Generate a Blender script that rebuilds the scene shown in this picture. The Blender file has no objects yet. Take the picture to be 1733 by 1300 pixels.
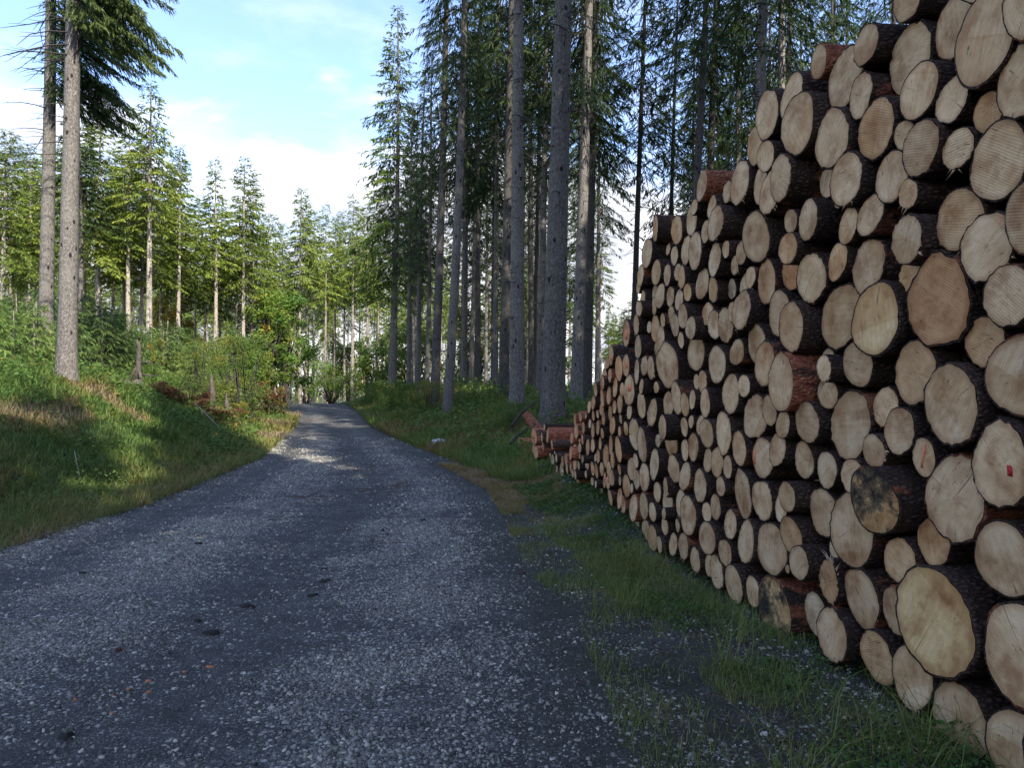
import bpy, math, random
import numpy as np
from mathutils import Vector, Matrix

# ------------------------------------------------------------------ camera, sky, sun, exposure
SC = bpy.context.scene
COL = SC.collection
CAM_H = 1.6
FPX = 1300.0                      # focal length in photo pixels
CX, HY = 866.5, 664.0             # optical axis column, horizon row
cam_d = bpy.data.cameras.new('camera')
cam = bpy.data.objects.new('camera', cam_d)
COL.objects.link(cam)
cam.location = (0, 0, CAM_H)
cam.rotation_euler = (math.radians(90), 0, 0)
cam_d.sensor_width = 36
cam_d.lens = 27.0
cam_d.shift_y = 14 / 1733
cam_d.clip_start = 0.05
cam_d.clip_end = 3000
SC.camera = cam

SUN_AZ = math.radians(149)        # clockwise from +Y (the way the camera looks)
SUN_EL = math.radians(39)
SKY_STRENGTH = 0.15
SC.view_settings.view_transform = 'Standard'
SC.view_settings.look = 'None'
SC.view_settings.gamma = 1
SC.view_settings.use_curve_mapping = False
SC.view_settings.exposure = 0.92

sl = bpy.data.lights.new('sun', 'SUN')
sl.energy = 5.0
sl.angle = math.radians(0.5)
sl.color = (1.0, 0.94, 0.84)
sun = bpy.data.objects.new('sun', sl)
COL.objects.link(sun)
sdir = Vector((math.sin(SUN_AZ) * math.cos(SUN_EL), math.cos(SUN_AZ) * math.cos(SUN_EL), math.sin(SUN_EL)))
sun.rotation_euler = sdir.to_track_quat('Z', 'Y').to_euler()
sun.location = sdir * 60

W = bpy.data.worlds.new('World')
SC.world = W
W.use_nodes = True
wn, wl = W.node_tree.nodes, W.node_tree.links
wn.clear()


def nd(nodes, t, **kw):
    n = nodes.new(t)
    for k, v in kw.items():
        if k in n.inputs:
            n.inputs[k].default_value = v
        else:
            setattr(n, k, v)
    return n


def math_(nodes, links, op, a, b=None, c=None, clamp=False):
    m = nodes.new('ShaderNodeMath')
    m.operation = op
    m.use_clamp = clamp
    for i, v in enumerate((a, b, c)):
        if v is None:
            continue
        if isinstance(v, (int, float)):
            m.inputs[i].default_value = v
        else:
            links.new(v, m.inputs[i])
    return m.outputs[0]


def ramp(nodes, links, fac, stops, interp='LINEAR'):
    r = nodes.new('ShaderNodeValToRGB')
    r.color_ramp.interpolation = interp
    while len(r.color_ramp.elements) < len(stops):
        r.color_ramp.elements.new(0.5)
    for e, (p, c) in zip(r.color_ramp.elements, stops):
        e.position = p
        e.color = (c if not isinstance(c, (int, float)) else (c, c, c)) + (1,) if not isinstance(c, (int, float)) else (c, c, c, 1)
    links.new(fac, r.inputs[0])
    return r.outputs[0]


def mixc(nodes, links, fac, a, b, blend='MIX'):
    m = nodes.new('ShaderNodeMix')
    m.data_type = 'RGBA'
    m.blend_type = blend
    for s, v in ((m.inputs[0], fac), (m.inputs[6], a), (m.inputs[7], b)):
        if isinstance(v, (int, float)):
            s.default_value = v
        elif isinstance(v, tuple):
            s.default_value = v + (1,) if len(v) == 3 else v
        else:
            links.new(v, s)
    return m.outputs[2]


sky = nd(wn, 'ShaderNodeTexSky', sky_type='NISHITA', sun_disc=False, sun_elevation=SUN_EL, sun_rotation=SUN_AZ)
sky.air_density = 1.0
sky.dust_density = 0.6
sky.ozone_density = 1.6
tc = nd(wn, 'ShaderNodeTexCoord')
sx = nd(wn, 'ShaderNodeSeparateXYZ')
wl.new(tc.outputs['Generated'], sx.inputs[0])
zc = math_(wn, wl, 'MAXIMUM', sx.outputs[2], 0.03)
mp = nd(wn, 'ShaderNodeMapping')
mp.inputs['Scale'].default_value = (1, 1, 2.2)
wl.new(tc.outputs['Generated'], mp.inputs[0])
n1 = nd(wn, 'ShaderNodeTexNoise', Scale=3.1, Detail=8.0, Roughness=0.56, Distortion=0.25)
wl.new(mp.outputs[0], n1.inputs['Vector'])
n2 = nd(wn, 'ShaderNodeTexNoise', Scale=7.0, Detail=6.0, Roughness=0.55)
wl.new(mp.outputs[0], n2.inputs['Vector'])
# cloud bank low over the wood, breaking up higher
hgt = math_(wn, wl, 'MULTIPLY_ADD', zc, -3.0, 1.50)
m1 = math_(wn, wl, 'MULTIPLY_ADD', n1.outputs[0], 2.1, -1.3)
m2 = math_(wn, wl, 'ADD', hgt, m1)
cmask = ramp(wn, wl, m2, [(0.26, 0.0), (0.46, 0.75), (0.66, 1.0)])
thin = ramp(wn, wl, n2.outputs[0], [(0.48, 0.0), (0.75, 0.28)])
cm2 = math_(wn, wl, 'MAXIMUM', cmask, thin, clamp=True)
shade = ramp(wn, wl, n2.outputs[0], [(0.36, (2.7, 2.85, 3.4)), (0.47, (4.0, 4.1, 4.45)), (0.60, (6.0, 6.0, 6.1))])
skb = mixc(wn, wl, 1.0, sky.outputs[0], (1.24, 1.33, 1.58), 'MULTIPLY')
skb = mixc(wn, wl, 0.08, skb, (4.6, 4.8, 5.2))
skc = mixc(wn, wl, cm2, skb, shade)
bg = nd(wn, 'ShaderNodeBackground', Strength=SKY_STRENGTH)
wl.new(skc, bg.inputs[0])
wo = nd(wn, 'ShaderNodeOutputWorld')
wl.new(bg.outputs[0], wo.inputs[0])

SC.render.engine = 'CYCLES'
SC.cycles.use_denoising = True
SC.cycles.max_bounces = 6
SC.cycles.diffuse_bounces = 3
SC.cycles.glossy_bounces = 2
SC.cycles.transmission_bounces = 3
SC.cycles.transparent_max_bounces = 4

RNG = np.random.default_rng(7)
random.seed(5)

# ------------------------------------------------------------------ helpers


def mesh_np(name, V, faces, attrs=None, mats=(), midx=None, smooth=False, colors=None):
    """V (n,3); faces: list of (m,k) int arrays."""
    me = bpy.data.meshes.new(name)
    V = np.ascontiguousarray(V, dtype=np.float32)
    me.vertices.add(len(V))
    me.vertices.foreach_set('co', V.ravel())
    faces = [np.asarray(f, dtype=np.int32) for f in faces if len(f)]
    nl = sum(f.size for f in faces)
    npoly = sum(len(f) for f in faces)
    me.loops.add(nl)
    me.loops.foreach_set('vertex_index', np.concatenate([f.ravel() for f in faces]))
    tot = np.concatenate([np.full(len(f), f.shape[1], np.int32) for f in faces])
    st = np.concatenate([[0], np.cumsum(tot)[:-1]]).astype(np.int32)
    me.polygons.add(npoly)
    me.polygons.foreach_set('loop_start', st)
    try:
        me.polygons.foreach_set('loop_total', tot)
    except Exception:
        pass
    if midx is not None:
        me.polygons.foreach_set('material_index', np.ascontiguousarray(midx, dtype=np.int32))
    if smooth:
        me.polygons.foreach_set('use_smooth', np.ones(npoly, bool))
    for m in mats:
        me.materials.append(m)
    for k, a in (attrs or {}).items():
        at = me.attributes.new(k, 'FLOAT', 'POINT')
        at.data.foreach_set('value', np.ascontiguousarray(a, dtype=np.float32))
    me.update(calc_edges=True)
    me.validate(clean_customdata=False)
    return me


def link(o, parent=None):
    COL.objects.link(o)
    if parent is not None:
        o.parent = parent
    return o


def obj(name, me, parent=None, **props):
    o = bpy.data.objects.new(name, me)
    link(o, parent)
    for k, v in props.items():
        o[k] = v
    return o


def empty(name, loc, **props):
    o = bpy.data.objects.new(name, None)
    COL.objects.link(o)
    o.location = loc
    o.empty_display_size = 0.2
    for k, v in props.items():
        o[k] = v
    return o


def ss(t):
    t = np.clip(t, 0, 1)
    return t * t * (3 - 2 * t)


def unit(v):
    return v / np.maximum(np.linalg.norm(v, axis=-1, keepdims=True), 1e-9)


def vnoise(x, y, seed=0):
    """smooth value noise, vectorised, 0..1"""
    x = np.asarray(x, float); y = np.asarray(y, float)
    xi = np.floor(x).astype(np.int64); yi = np.floor(y).astype(np.int64)
    fx = x - xi; fy = y - yi
    fx = fx * fx * (3 - 2 * fx); fy = fy * fy * (3 - 2 * fy)

    def h(a, b):
        n = (a * 374761393 + b * 668265263 + seed * 1442695041) & 0x7fffffff
        n = ((n ^ (n >> 13)) * 1274126177) & 0x7fffffff
        return ((n ^ (n >> 16)) & 0xffff) / 65535.0
    return (h(xi, yi) * (1 - fx) + h(xi + 1, yi) * fx) * (1 - fy) + (h(xi, yi + 1) * (1 - fx) + h(xi + 1, yi + 1) * fx) * fy


def fbm(x, y, seed=0, o=3):
    r = 0; a = 0.5; s = 0
    for i in range(o):
        r = r + a * vnoise(x * 2 ** i, y * 2 ** i, seed + i * 17); s += a; a *= 0.5
    return r / s


# ------------------------------------------------------------------ lie of the land
def z_road(y):
    up = 0.84 * ss((y - 5) / 42.0)
    return up - 0.035 * np.clip(y - 49, 0, 45) * ss((y - 49) / 8.0)


_LY = [-60, 3, 7.9, 10.8, 16.6, 26, 33, 47, 60, 400]
_LX = [-5.2, -5.2, -5.25, -5.2, -5.6, -7.5, -9.3, -13.9, -19, -150]
_RY = [-60, 3.3, 5.4, 7, 9.5, 12, 15.2, 21.5, 26, 36, 47, 60, 400]
_RX = [1.2, 1.15, 1.1, 0.75, 0.55, 0.25, -0.75, -3.1, -4.6, -7.1, -10.0, -15, -146]


def Lx(y): return np.interp(y, _LY, _LX)
def Rx(y): return np.interp(y, _RY, _RX)


def ground(x, y):
    x = np.asarray(x, float); y = np.asarray(y, float)
    z = z_road(y)
    dl = Lx(y) - x
    dr = x - Rx(y)
    HL = np.interp(y, [-10, 6, 16, 26, 40, 50, 70, 100], [1.7, 1.85, 1.9, 1.7, 1.0, .7, .9, 1.0])
    bank = HL * ss(dl / 4.8) + 0.045 * np.clip(dl - 4.8, 0, 30) * np.interp(y, [0, 40, 60], [1, .8, .3])
    A = np.interp(y, [6.5, 7.5, 9, 11.3, 16, 30, 47, 60], [0, 0.02, .2, .36, .25, .3, .3, .1])
    B = np.interp(y, [0, 12, 15, 18, 30, 47, 60], [0, .0, .1, .5, .8, .5, .2])
    rb = A * ss(dr / .9) + B * ss((dr - 1) / 2.5)
    z = z + np.where(dl > 0, bank, 0) + np.where(dr > 0, rb, 0)
    off = ss(np.clip(dl, 0, None) / 1.5) + ss(np.clip(dr, 0, None) / 1.5)
    z = z + off * ((fbm(x * .8, y * .8, 3) - .5) * .22 + (fbm(x * .25, y * .25, 9) - .5) * .3 * ss(np.abs(y) / 18)) * np.where(dr > 0, .45, 1)
    return z


def at_px(px, d):
    return (px - CX) / FPX * d


# ------------------------------------------------------------------ materials


def mat(name):
    m = bpy.data.materials.new(name)
    m.use_nodes = True
    n = m.node_tree.nodes
    b = n['Principled BSDF']
    b.inputs['Roughness'].default_value = 0.85
    b.inputs['Specular IOR Level'].default_value = 0.25
    return m, n, m.node_tree.links, b


def bump(n, l, b, h, strength, dist=0.01):
    bp = nd(n, 'ShaderNodeBump', Strength=strength, Distance=dist)
    l.new(h, bp.inputs['Height'])
    l.new(bp.outputs[0], b.inputs['Normal'])


def m_leaf(name, stops, trans=0.25, hue=0.0):
    """foliage: tint attribute 0..1 along stops, object to object variation"""
    m, n, l, b = mat(name)
    a = nd(n, 'ShaderNodeAttribute', attribute_name='tint')
    oi = nd(n, 'ShaderNodeObjectInfo')
    f = math_(n, l, 'MULTIPLY_ADD', oi.outputs['Random'], 0.3, -0.15)
    f = math_(n, l, 'ADD', a.outputs['Fac'], f, clamp=True)
    c = ramp(n, l, f, stops)
    l.new(mixc(n, l, 1.0, c, oi.outputs['Color'], 'MULTIPLY'), b.inputs['Base Color'])
    cc = mixc(n, l, 1.0, c, oi.outputs['Color'], 'MULTIPLY')
    b.inputs['Roughness'].default_value = 0.6
    if trans:
        t = nd(n, 'ShaderNodeBsdfTranslucent')
        l.new(cc, t.inputs[0])
        mx = nd(n, 'ShaderNodeMixShader')
        mx.inputs[0].default_value = trans
        l.new(b.outputs[0], mx.inputs[1]); l.new(t.outputs[0], mx.inputs[2])
        l.new(mx.outputs[0], n['Material Output'].inputs[0])
    return m


M_NEEDLE = m_leaf('spruce_needles', [(0.0, (.020, .040, .014)), (0.5, (.068, .105, .028)), (1.0, (.17, .20, .055))], .28)
M_LEAF = m_leaf('broad_leaves', [(0.0, (.045, .10, .022)), (0.45, (.10, .175, .035)), (0.75, (.17, .19, .035)), (1.0, (.36, .26, .04))], .35)
M_GRASS = m_leaf('grass_blades', [(0.0, (.055, .11, .028)), (0.35, (.135, .22, .05)), (0.6, (.20, .22, .055)), (0.8, (.29, .20, .075)), (1.0, (.36, .28, .16))], .4)
M_RUST = m_leaf('rusty_leaves', [(0.0, (.05, .026, .014)), (0.5, (.10, .048, .022)), (1.0, (.17, .09, .035))], .2)


def m_trunk():
    m, n, l, b = mat('spruce_bark')
    tcx = nd(n, 'ShaderNodeTexCoord')
    oi = nd(n, 'ShaderNodeObjectInfo')
    mp = nd(n, 'ShaderNodeMapping'); mp.inputs['Scale'].default_value = (1, 1, .55)
    l.new(tcx.outputs['Object'], mp.inputs[0])
    n1 = nd(n, 'ShaderNodeTexNoise', Scale=26.0, Detail=6.0, Roughness=.65); l.new(mp.outputs[0], n1.inputs['Vector'])
    nwp = nd(n, 'ShaderNodeTexNoise', Scale=9.0, Detail=3.0); l.new(mp.outputs[0], nwp.inputs['Vector'])
    wv_ = mixc(n, l, .12, mp.outputs[0], nwp.outputs['Color'])
    v = nd(n, 'ShaderNodeTexVoronoi', Scale=42.0); l.new(wv_, v.inputs['Vector'])
    v2 = nd(n, 'ShaderNodeTexVoronoi', Scale=5.0); l.new(mp.outputs[0], v2.inputs['Vector'])
    n3 = nd(n, 'ShaderNodeTexNoise', Scale=.9, Detail=3.0); l.new(tcx.outputs['Object'], n3.inputs['Vector'])
    h = math_(n, l, 'MULTIPLY_ADD', v.outputs[0], .35, math_(n, l, 'MULTIPLY_ADD', n1.outputs[0], 1.1, -.02))
    c = ramp(n, l, h, [(.42, (.035, .028, .023)), (.60, (.10, .087, .076)), (.82, (.175, .158, .142)), (1.0, (.30, .28, .255))])
    c = mixc(n, l, ramp(n, l, n3.outputs[0], [(.45, 0.0), (.7, .55)]), c, (.20, .19, .15))
    knot = ramp(n, l, v2.outputs[0], [(.13, 1.0), (.19, 0.0)])
    c = mixc(n, l, knot, c, (.02, .014, .012))
    l.new(mixc(n, l, 1.0, c, oi.outputs['Color'], 'MULTIPLY'), b.inputs['Base Color'])
    b.inputs['Roughness'].default_value = .9
    bump(n, l, b, h, .9, .015)
    return m


M_TRUNK = m_trunk()


def m_twig():
    m, n, l, b = mat('dead_wood')
    oi = nd(n, 'ShaderNodeObjectInfo')
    l.new(mixc(n, l, 1.0, (.05, .042, .038), oi.outputs['Color'], 'MULTIPLY'), b.inputs['Base Color'])
    return m


M_TWIG = m_twig()


def m_sawn():
    m, n, l, b = mat('sawn_wood')
    tcx = nd(n, 'ShaderNodeTexCoord')
    oi = nd(n, 'ShaderNodeObjectInfo')
    # per log random rotation of the saw marks
    vr = nd(n, 'ShaderNodeVectorRotate', rotation_type='X_AXIS')
    l.new(tcx.outputs['Object'], vr.inputs[0])
    l.new(math_(n, l, 'MULTIPLY', oi.outputs['Random'], 6.0), vr.inputs['Angle'])
    off = nd(n, 'ShaderNodeVectorMath', operation='ADD')
    cmb = nd(n, 'ShaderNodeCombineXYZ'); l.new(math_(n, l, 'MULTIPLY', oi.outputs['Random'], 40.0), cmb.inputs[0])
    l.new(vr.outputs[0], off.inputs[0]); l.new(cmb.outputs[0], off.inputs[1])
    P = off.outputs[0]
    ln = nd(n, 'ShaderNodeVectorMath', operation='LENGTH')
    sp = nd(n, 'ShaderNodeSeparateXYZ'); l.new(vr.outputs[0], sp.inputs[0])
    c0 = nd(n, 'ShaderNodeCombineXYZ'); l.new(sp.outputs[1], c0.inputs[1]); l.new(sp.outputs[2], c0.inputs[2])
    l.new(c0.outputs[0], ln.inputs[0])
    nw = nd(n, 'ShaderNodeTexNoise', Scale=6.0, Detail=3.0); l.new(P, nw.inputs['Vector'])
    rr = math_(n, l, 'MULTIPLY_ADD', nw.outputs[0], .035, ln.outputs['Value'])
    ring = math_(n, l, 'SINE', math_(n, l, 'MULTIPLY', rr, 420.0))
    ring2 = math_(n, l, 'SINE', math_(n, l, 'MULTIPLY', rr, 105.0))
    # saw lines
    nw2 = nd(n, 'ShaderNodeTexNoise', Scale=3.0, Detail=2.0); l.new(P, nw2.inputs['Vector'])
    sl_ = math_(n, l, 'MULTIPLY_ADD', nw2.outputs[0], .05, sp.outputs[1])
    saw = math_(n, l, 'SINE', math_(n, l, 'MULTIPLY', sl_, 520.0))
    saw2 = math_(n, l, 'SINE', math_(n, l, 'MULTIPLY', sl_, 171.0))
    big = nd(n, 'ShaderNodeTexNoise', Scale=5.0, Detail=5.0, Roughness=.6); l.new(P, big.inputs['Vector'])
    mpf = nd(n, 'ShaderNodeMapping'); mpf.inputs['Scale'].default_value = (1, 1, .22); l.new(P, mpf.inputs[0])
    fine = nd(n, 'ShaderNodeTexNoise', Scale=90.0, Detail=5.0, Roughness=.7); l.new(mpf.outputs[0], fine.inputs['Vector'])
    c = ramp(n, l, big.outputs[0], [(.32, (.33, .19, .095)), (.42, (.49, .335, .19)), (.53, (.60, .445, .27)), (.66, (.67, .525, .345))])
    g = math_(n, l, 'MULTIPLY_ADD', ring, .025, 1.0)
    g = math_(n, l, 'MULTIPLY_ADD', ring2, .025, g)
    sws = ramp(n, l, nw2.outputs[0], [(.4, .15), (.62, 1.0)])
    g = math_(n, l, 'MULTIPLY_ADD', math_(n, l, 'MULTIPLY', saw, sws), .045, g)
    g = math_(n, l, 'MULTIPLY_ADD', math_(n, l, 'MULTIPLY', saw2, sws), .05, g)
    g = math_(n, l, 'MULTIPLY_ADD', fine.outputs[0], .40, math_(n, l, 'SUBTRACT', g, .2))
    gm = nd(n, 'ShaderNodeCombineXYZ')
    for i in range(3): l.new(g, gm.inputs[i])
    c = mixc(n, l, 1.0, c, gm.outputs[0], 'MULTIPLY')
    stp = math_(n, l, 'GREATER_THAN', sp.outputs[2], math_(n, l, 'MULTIPLY_ADD', math_(n, l, 'FRACT', math_(n, l, 'MULTIPLY', oi.outputs['Random'], 37.0)), .30, -.06))
    c = mixc(n, l, math_(n, l, 'MULTIPLY', stp, .55), c, (.80, .68, .54), 'MULTIPLY')
    # pith, rust stains, sparse dark specks
    pith = ramp(n, l, rr, [(.016, .6), (.03, 0.0)])
    c = mixc(n, l, pith, c, (.30, .17, .08))
    st = nd(n, 'ShaderNodeTexNoise', Scale=8.0, Detail=4.0); l.new(P, st.inputs['Vector'])
    c = mixc(n, l, ramp(n, l, st.outputs[0], [(.55, 0.0), (.68, .6)]), c, (.30, .155, .07))
    spk = nd(n, 'ShaderNodeTexNoise', Scale=55.0, Detail=3.0, Roughness=.7); l.new(mpf.outputs[0], spk.inputs['Vector'])
    c = mixc(n, l, ramp(n, l, spk.outputs[0], [(.64, 0.0), (.70, .75)]), c, (.06, .04, .03))
    at = nd(n, 'ShaderNodeAttribute', attribute_name='rim')
    c = mixc(n, l, ramp(n, l, at.outputs['Fac'], [(.82, 0.0), (1.0, .65)]), c, (.30, .18, .09))
    # radial drying cracks on some ends
    mc = nd(n, 'ShaderNodeTexNoise', Scale=4.0, Detail=2.0, noise_dimensions='1D')
    ang = math_(n, l, 'ARCTAN2', sp.outputs[2], sp.outputs[1])
    l.new(math_(n, l, 'MULTIPLY_ADD', oi.outputs['Random'], 50.0, ang), mc.inputs['W'])
    crk = ramp(n, l, mc.outputs[0], [(.715, 0.0), (.735, .6)])
    crk = math_(n, l, 'MULTIPLY', crk, ramp(n, l, big.outputs[0], [(.5, 0.0), (.56, 1.0)]))
    c = mixc(n, l, crk, c, (.10, .06, .035))
    # mould where the object alpha says so
    mo = nd(n, 'ShaderNodeTexNoise', Scale=22.0, Detail=7.0, Roughness=.75); l.new(P, mo.inputs['Vector'])
    mo2 = nd(n, 'ShaderNodeTexNoise', Scale=5.0, Detail=2.0); l.new(P, mo2.inputs['Vector'])
    mf = math_(n, l, 'MULTIPLY_ADD', mo2.outputs[0], 1.3, mo.outputs[0])
    th = math_(n, l, 'ADD', math_(n, l, 'SUBTRACT', 1.0, oi.outputs['Alpha']), mf)
    mfac = ramp(n, l, math_(n, l, 'SUBTRACT', th, 1.0), [(.52, 0.0), (.66, .75), (.84, 1.0)])
    mfac = math_(n, l, 'MULTIPLY', mfac, math_(n, l, 'GREATER_THAN', math_(n, l, 'SUBTRACT', 1.0, oi.outputs['Alpha']), .05))
    c = mixc(n, l, mfac, c, (.018, .017, .018))
    l.new(mixc(n, l, 1.0, c, oi.outputs['Color'], 'MULTIPLY'), b.inputs['Base Color'])
    hh = math_(n, l, 'ADD', saw, fine.outputs[0])
    b.inputs['Roughness'].default_value = .8
    bump(n, l, b, hh, .25, .003)
    return m


M_SAWN = m_sawn()


def m_bark():
    m, n, l, b = mat('log_bark')
    tcx = nd(n, 'ShaderNodeTexCoord')
    oi = nd(n, 'ShaderNodeObjectInfo')
    cmb = nd(n, 'ShaderNodeCombineXYZ'); l.new(math_(n, l, 'MULTIPLY', oi.outputs['Random'], 60.0), cmb.inputs[1])
    off = nd(n, 'ShaderNodeVectorMath', operation='ADD'); l.new(tcx.outputs['Object'], off.inputs[0]); l.new(cmb.outputs[0], off.inputs[1])
    mp = nd(n, 'ShaderNodeMapping'); mp.inputs['Scale'].default_value = (.5, 1, 1); l.new(off.outputs[0], mp.inputs[0])
    n1 = nd(n, 'ShaderNodeTexNoise', Scale=30.0, Detail=6.0, Roughness=.7); l.new(mp.outputs[0], n1.inputs['Vector'])
    v = nd(n, 'ShaderNodeTexVoronoi', Scale=46.0, feature='DISTANCE_TO_EDGE'); l.new(mp.outputs[0], v.inputs['Vector'])
    n2 = nd(n, 'ShaderNodeTexNoise', Scale=4.5, Detail=4.0, Roughness=.6); l.new(mp.outputs[0], n2.inputs['Vector'])
    h = math_(n, l, 'MULTIPLY_ADD', v.outputs[0], 1.4, n1.outputs[0])
    c = ramp(n, l, h, [(.3, (.013, .007, .005)), (.7, (.046, .025, .016)), (1.1, (.095, .062, .045))])
    # bark torn off to the red bast: amount in object alpha
    f = math_(n, l, 'SUBTRACT', math_(n, l, 'ADD', n2.outputs[0], math_(n, l, 'SUBTRACT', 1.0, oi.outputs['Alpha'])), .5)
    rf = ramp(n, l, f, [(.12, 0.0), (.2, 1.0)])
    red = ramp(n, l, n1.outputs[0], [(.35, (.13, .035, .018)), (.55, (.30, .10, .05)), (.72, (.50, .25, .13))])
    c = mixc(n, l, rf, c, red)
    l.new(mixc(n, l, 1.0, c, oi.outputs['Color'], 'MULTIPLY'), b.inputs['Base Color'])
    b.inputs['Roughness'].default_value = .8
    bump(n, l, b, h, 1.0, .02)
    return m


M_BARK = m_bark()


def m_plain(name, c, rough=.8, var=0.0, scale=20.0):
    m, n, l, b = mat(name)
    if var:
        tcx = nd(n, 'ShaderNodeTexCoord')
        t = nd(n, 'ShaderNodeTexNoise', Scale=scale, Detail=5.0, Roughness=.65); l.new(tcx.outputs['Object'], t.inputs['Vector'])
        cc = ramp(n, l, t.outputs[0], [(.3, tuple(v * (1 - var) for v in c)), (.7, tuple(min(1, v * (1 + var)) for v in c))])
        l.new(cc, b.inputs['Base Color'])
        bump(n, l, b, t.outputs[0], .5, .01)
    else:
        b.inputs['Base Color'].default_value = c + (1,)
    b.inputs['Roughness'].default_value = rough
    return m


def m_ground():
    m, n, l, b = mat('forest_ground')
    tcx = nd(n, 'ShaderNodeTexCoord')
    n1 = nd(n, 'ShaderNodeTexNoise', Scale=.7, Detail=6.0, Roughness=.6); l.new(tcx.outputs['Object'], n1.inputs['Vector'])
    n2 = nd(n, 'ShaderNodeTexNoise', Scale=14.0, Detail=6.0, Roughness=.7); l.new(tcx.outputs['Object'], n2.inputs['Vector'])
    f = math_(n, l, 'MULTIPLY_ADD', n2.outputs[0], .5, math_(n, l, 'MULTIPLY', n1.outputs[0], .5))
    c = ramp(n, l, f, [(.36, (.022, .018, .012)), (.46, (.035, .045, .015)), (.55, (.05, .075, .02)), (.66, (.11, .085, .04))])
    l.new(c, b.inputs['Base Color'])
    bump(n, l, b, n2.outputs[0], .8, .05)
    return m


def m_road():
    m, n, l, b = mat('gravel_surface')
    tcx = nd(n, 'ShaderNodeTexCoord')
    lanes = nd(n, 'ShaderNodeAttribute', attribute_name='lane')
    edge = nd(n, 'ShaderNodeAttribute', attribute_name='edge')
    n1 = nd(n, 'ShaderNodeTexNoise', Scale=1.3, Detail=5.0, Roughness=.6); l.new(tcx.outputs['Object'], n1.inputs['Vector'])
    n2 = nd(n, 'ShaderNodeTexNoise', Scale=70.0, Detail=4.0, Roughness=.7); l.new(tcx.outputs['Object'], n2.inputs['Vector'])
    c = ramp(n, l, n2.outputs[0], [(.3, (.018, .0175, .0165)), (.48, (.046, .044, .040)), (.62, (.115, .109, .095)), (.78, (.24, .225, .185))])
    # flat chips of stone
    cov = math_(n, l, 'MULTIPLY_ADD', n1.outputs[0], .9, math_(n, l, 'SUBTRACT', lanes.outputs['Fac'], .42))
    v = nd(n, 'ShaderNodeTexVoronoi', Scale=34.0, Randomness=1.0); l.new(tcx.outputs['Object'], v.inputs['Vector'])
    sc = nd(n, 'ShaderNodeSeparateColor'); l.new(v.outputs['Color'], sc.inputs[0])
    on = math_(n, l, 'LESS_THAN', sc.outputs[0], cov)
    sh = math_(n, l, 'LESS_THAN', v.outputs['Distance'], math_(n, l, 'MULTIPLY_ADD', sc.outputs[1], .32, .22))
    f = math_(n, l, 'MULTIPLY', on, sh)
    v2 = nd(n, 'ShaderNodeTexVoronoi', Scale=85.0, Randomness=1.0); l.new(tcx.outputs['Object'], v2.inputs['Vector'])
    sc2 = nd(n, 'ShaderNodeSeparateColor'); l.new(v2.outputs['Color'], sc2.inputs[0])
    on2 = math_(n, l, 'LESS_THAN', sc2.outputs[0], math_(n, l, 'MULTIPLY_ADD', cov, .9, .12))
    sh2 = math_(n, l, 'LESS_THAN', v2.outputs['Distance'], .42)
    f2 = math_(n, l, 'MULTIPLY', math_(n, l, 'MULTIPLY', on2, sh2), .75)
    st = ramp(n, l, sc.outputs[2], [(0.0, (.12, .115, .105)), (.5, (.27, .255, .225)), (1.0, (.50, .47, .41))])
    st2 = ramp(n, l, sc2.outputs[2], [(0.0, (.09, .086, .08)), (1.0, (.38, .36, .315))])
    c = mixc(n, l, f2, c, st2)
    c = mixc(n, l, f, c, st)
    n5 = nd(n, 'ShaderNodeTexNoise', Scale=4.5, Detail=5.0, Roughness=.65); l.new(tcx.outputs['Object'], n5.inputs['Vector'])
    c = mixc(n, l, 1.0, c, ramp(n, l, n5.outputs[0], [(.35, .62), (.65, 1.25)]), 'MULTIPLY')
    # moss and soil creeping in from the verges
    ef = math_(n, l, 'MULTIPLY', edge.outputs['Fac'], ramp(n, l, n1.outputs[0], [(.35, 0.2), (.6, 1.0)]))
    c = mixc(n, l, math_(n, l, 'MULTIPLY', ef, ramp(n, l, n2.outputs[0], [(.3, .55), (.55, 1.0)])), c, (.024, .028, .014))
    l.new(c, b.inputs['Base Color'])
    b.inputs['Roughness'].default_value = .75
    h = math_(n, l, 'MULTIPLY_ADD', f, .5, math_(n, l, 'MULTIPLY_ADD', f2, .4, n2.outputs[0]))
    bump(n, l, b, h, .8, .012)
    return m


def m_stone():
    m, n, l, b = mat('gravel_stone')
    a = nd(n, 'ShaderNodeAttribute', attribute_name='tint')
    c = ramp(n, l, a.outputs['Fac'], [(0.0, (.05, .047, .041)), (.4, (.17, .160, .134)), (.75, (.35, .325, .262)), (.96, (.60, .555, .45)), (1.0, (.30, .22, .15))])
    l.new(c, b.inputs['Base Color'])
    b.inputs['Roughness'].default_value = .7
    return m


ORD = 'first second third fourth fifth sixth seventh eighth ninth tenth eleventh twelfth thirteenth fourteenth fifteenth sixteenth seventeenth eighteenth nineteenth twentieth'.split()


def ordinal(k):
    if k < 20: return ORD[k]
    tens = {2: 'twenty', 3: 'thirty', 4: 'forty', 5: 'fifty', 6: 'sixty', 7: 'seventy'}[(k + 1) // 10]
    r = (k + 1) % 10
    return tens[:-1] + 'ieth' if r == 0 else tens + '-' + ORD[r - 1]
# ------------------------------------------------------------------ the setting: terrain and road
def axis(parts):
    out = []
    for a, b, st in parts:
        out.append(np.arange(a, b, st))
    return np.concatenate(out + [[parts[-1][1]]])


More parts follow.
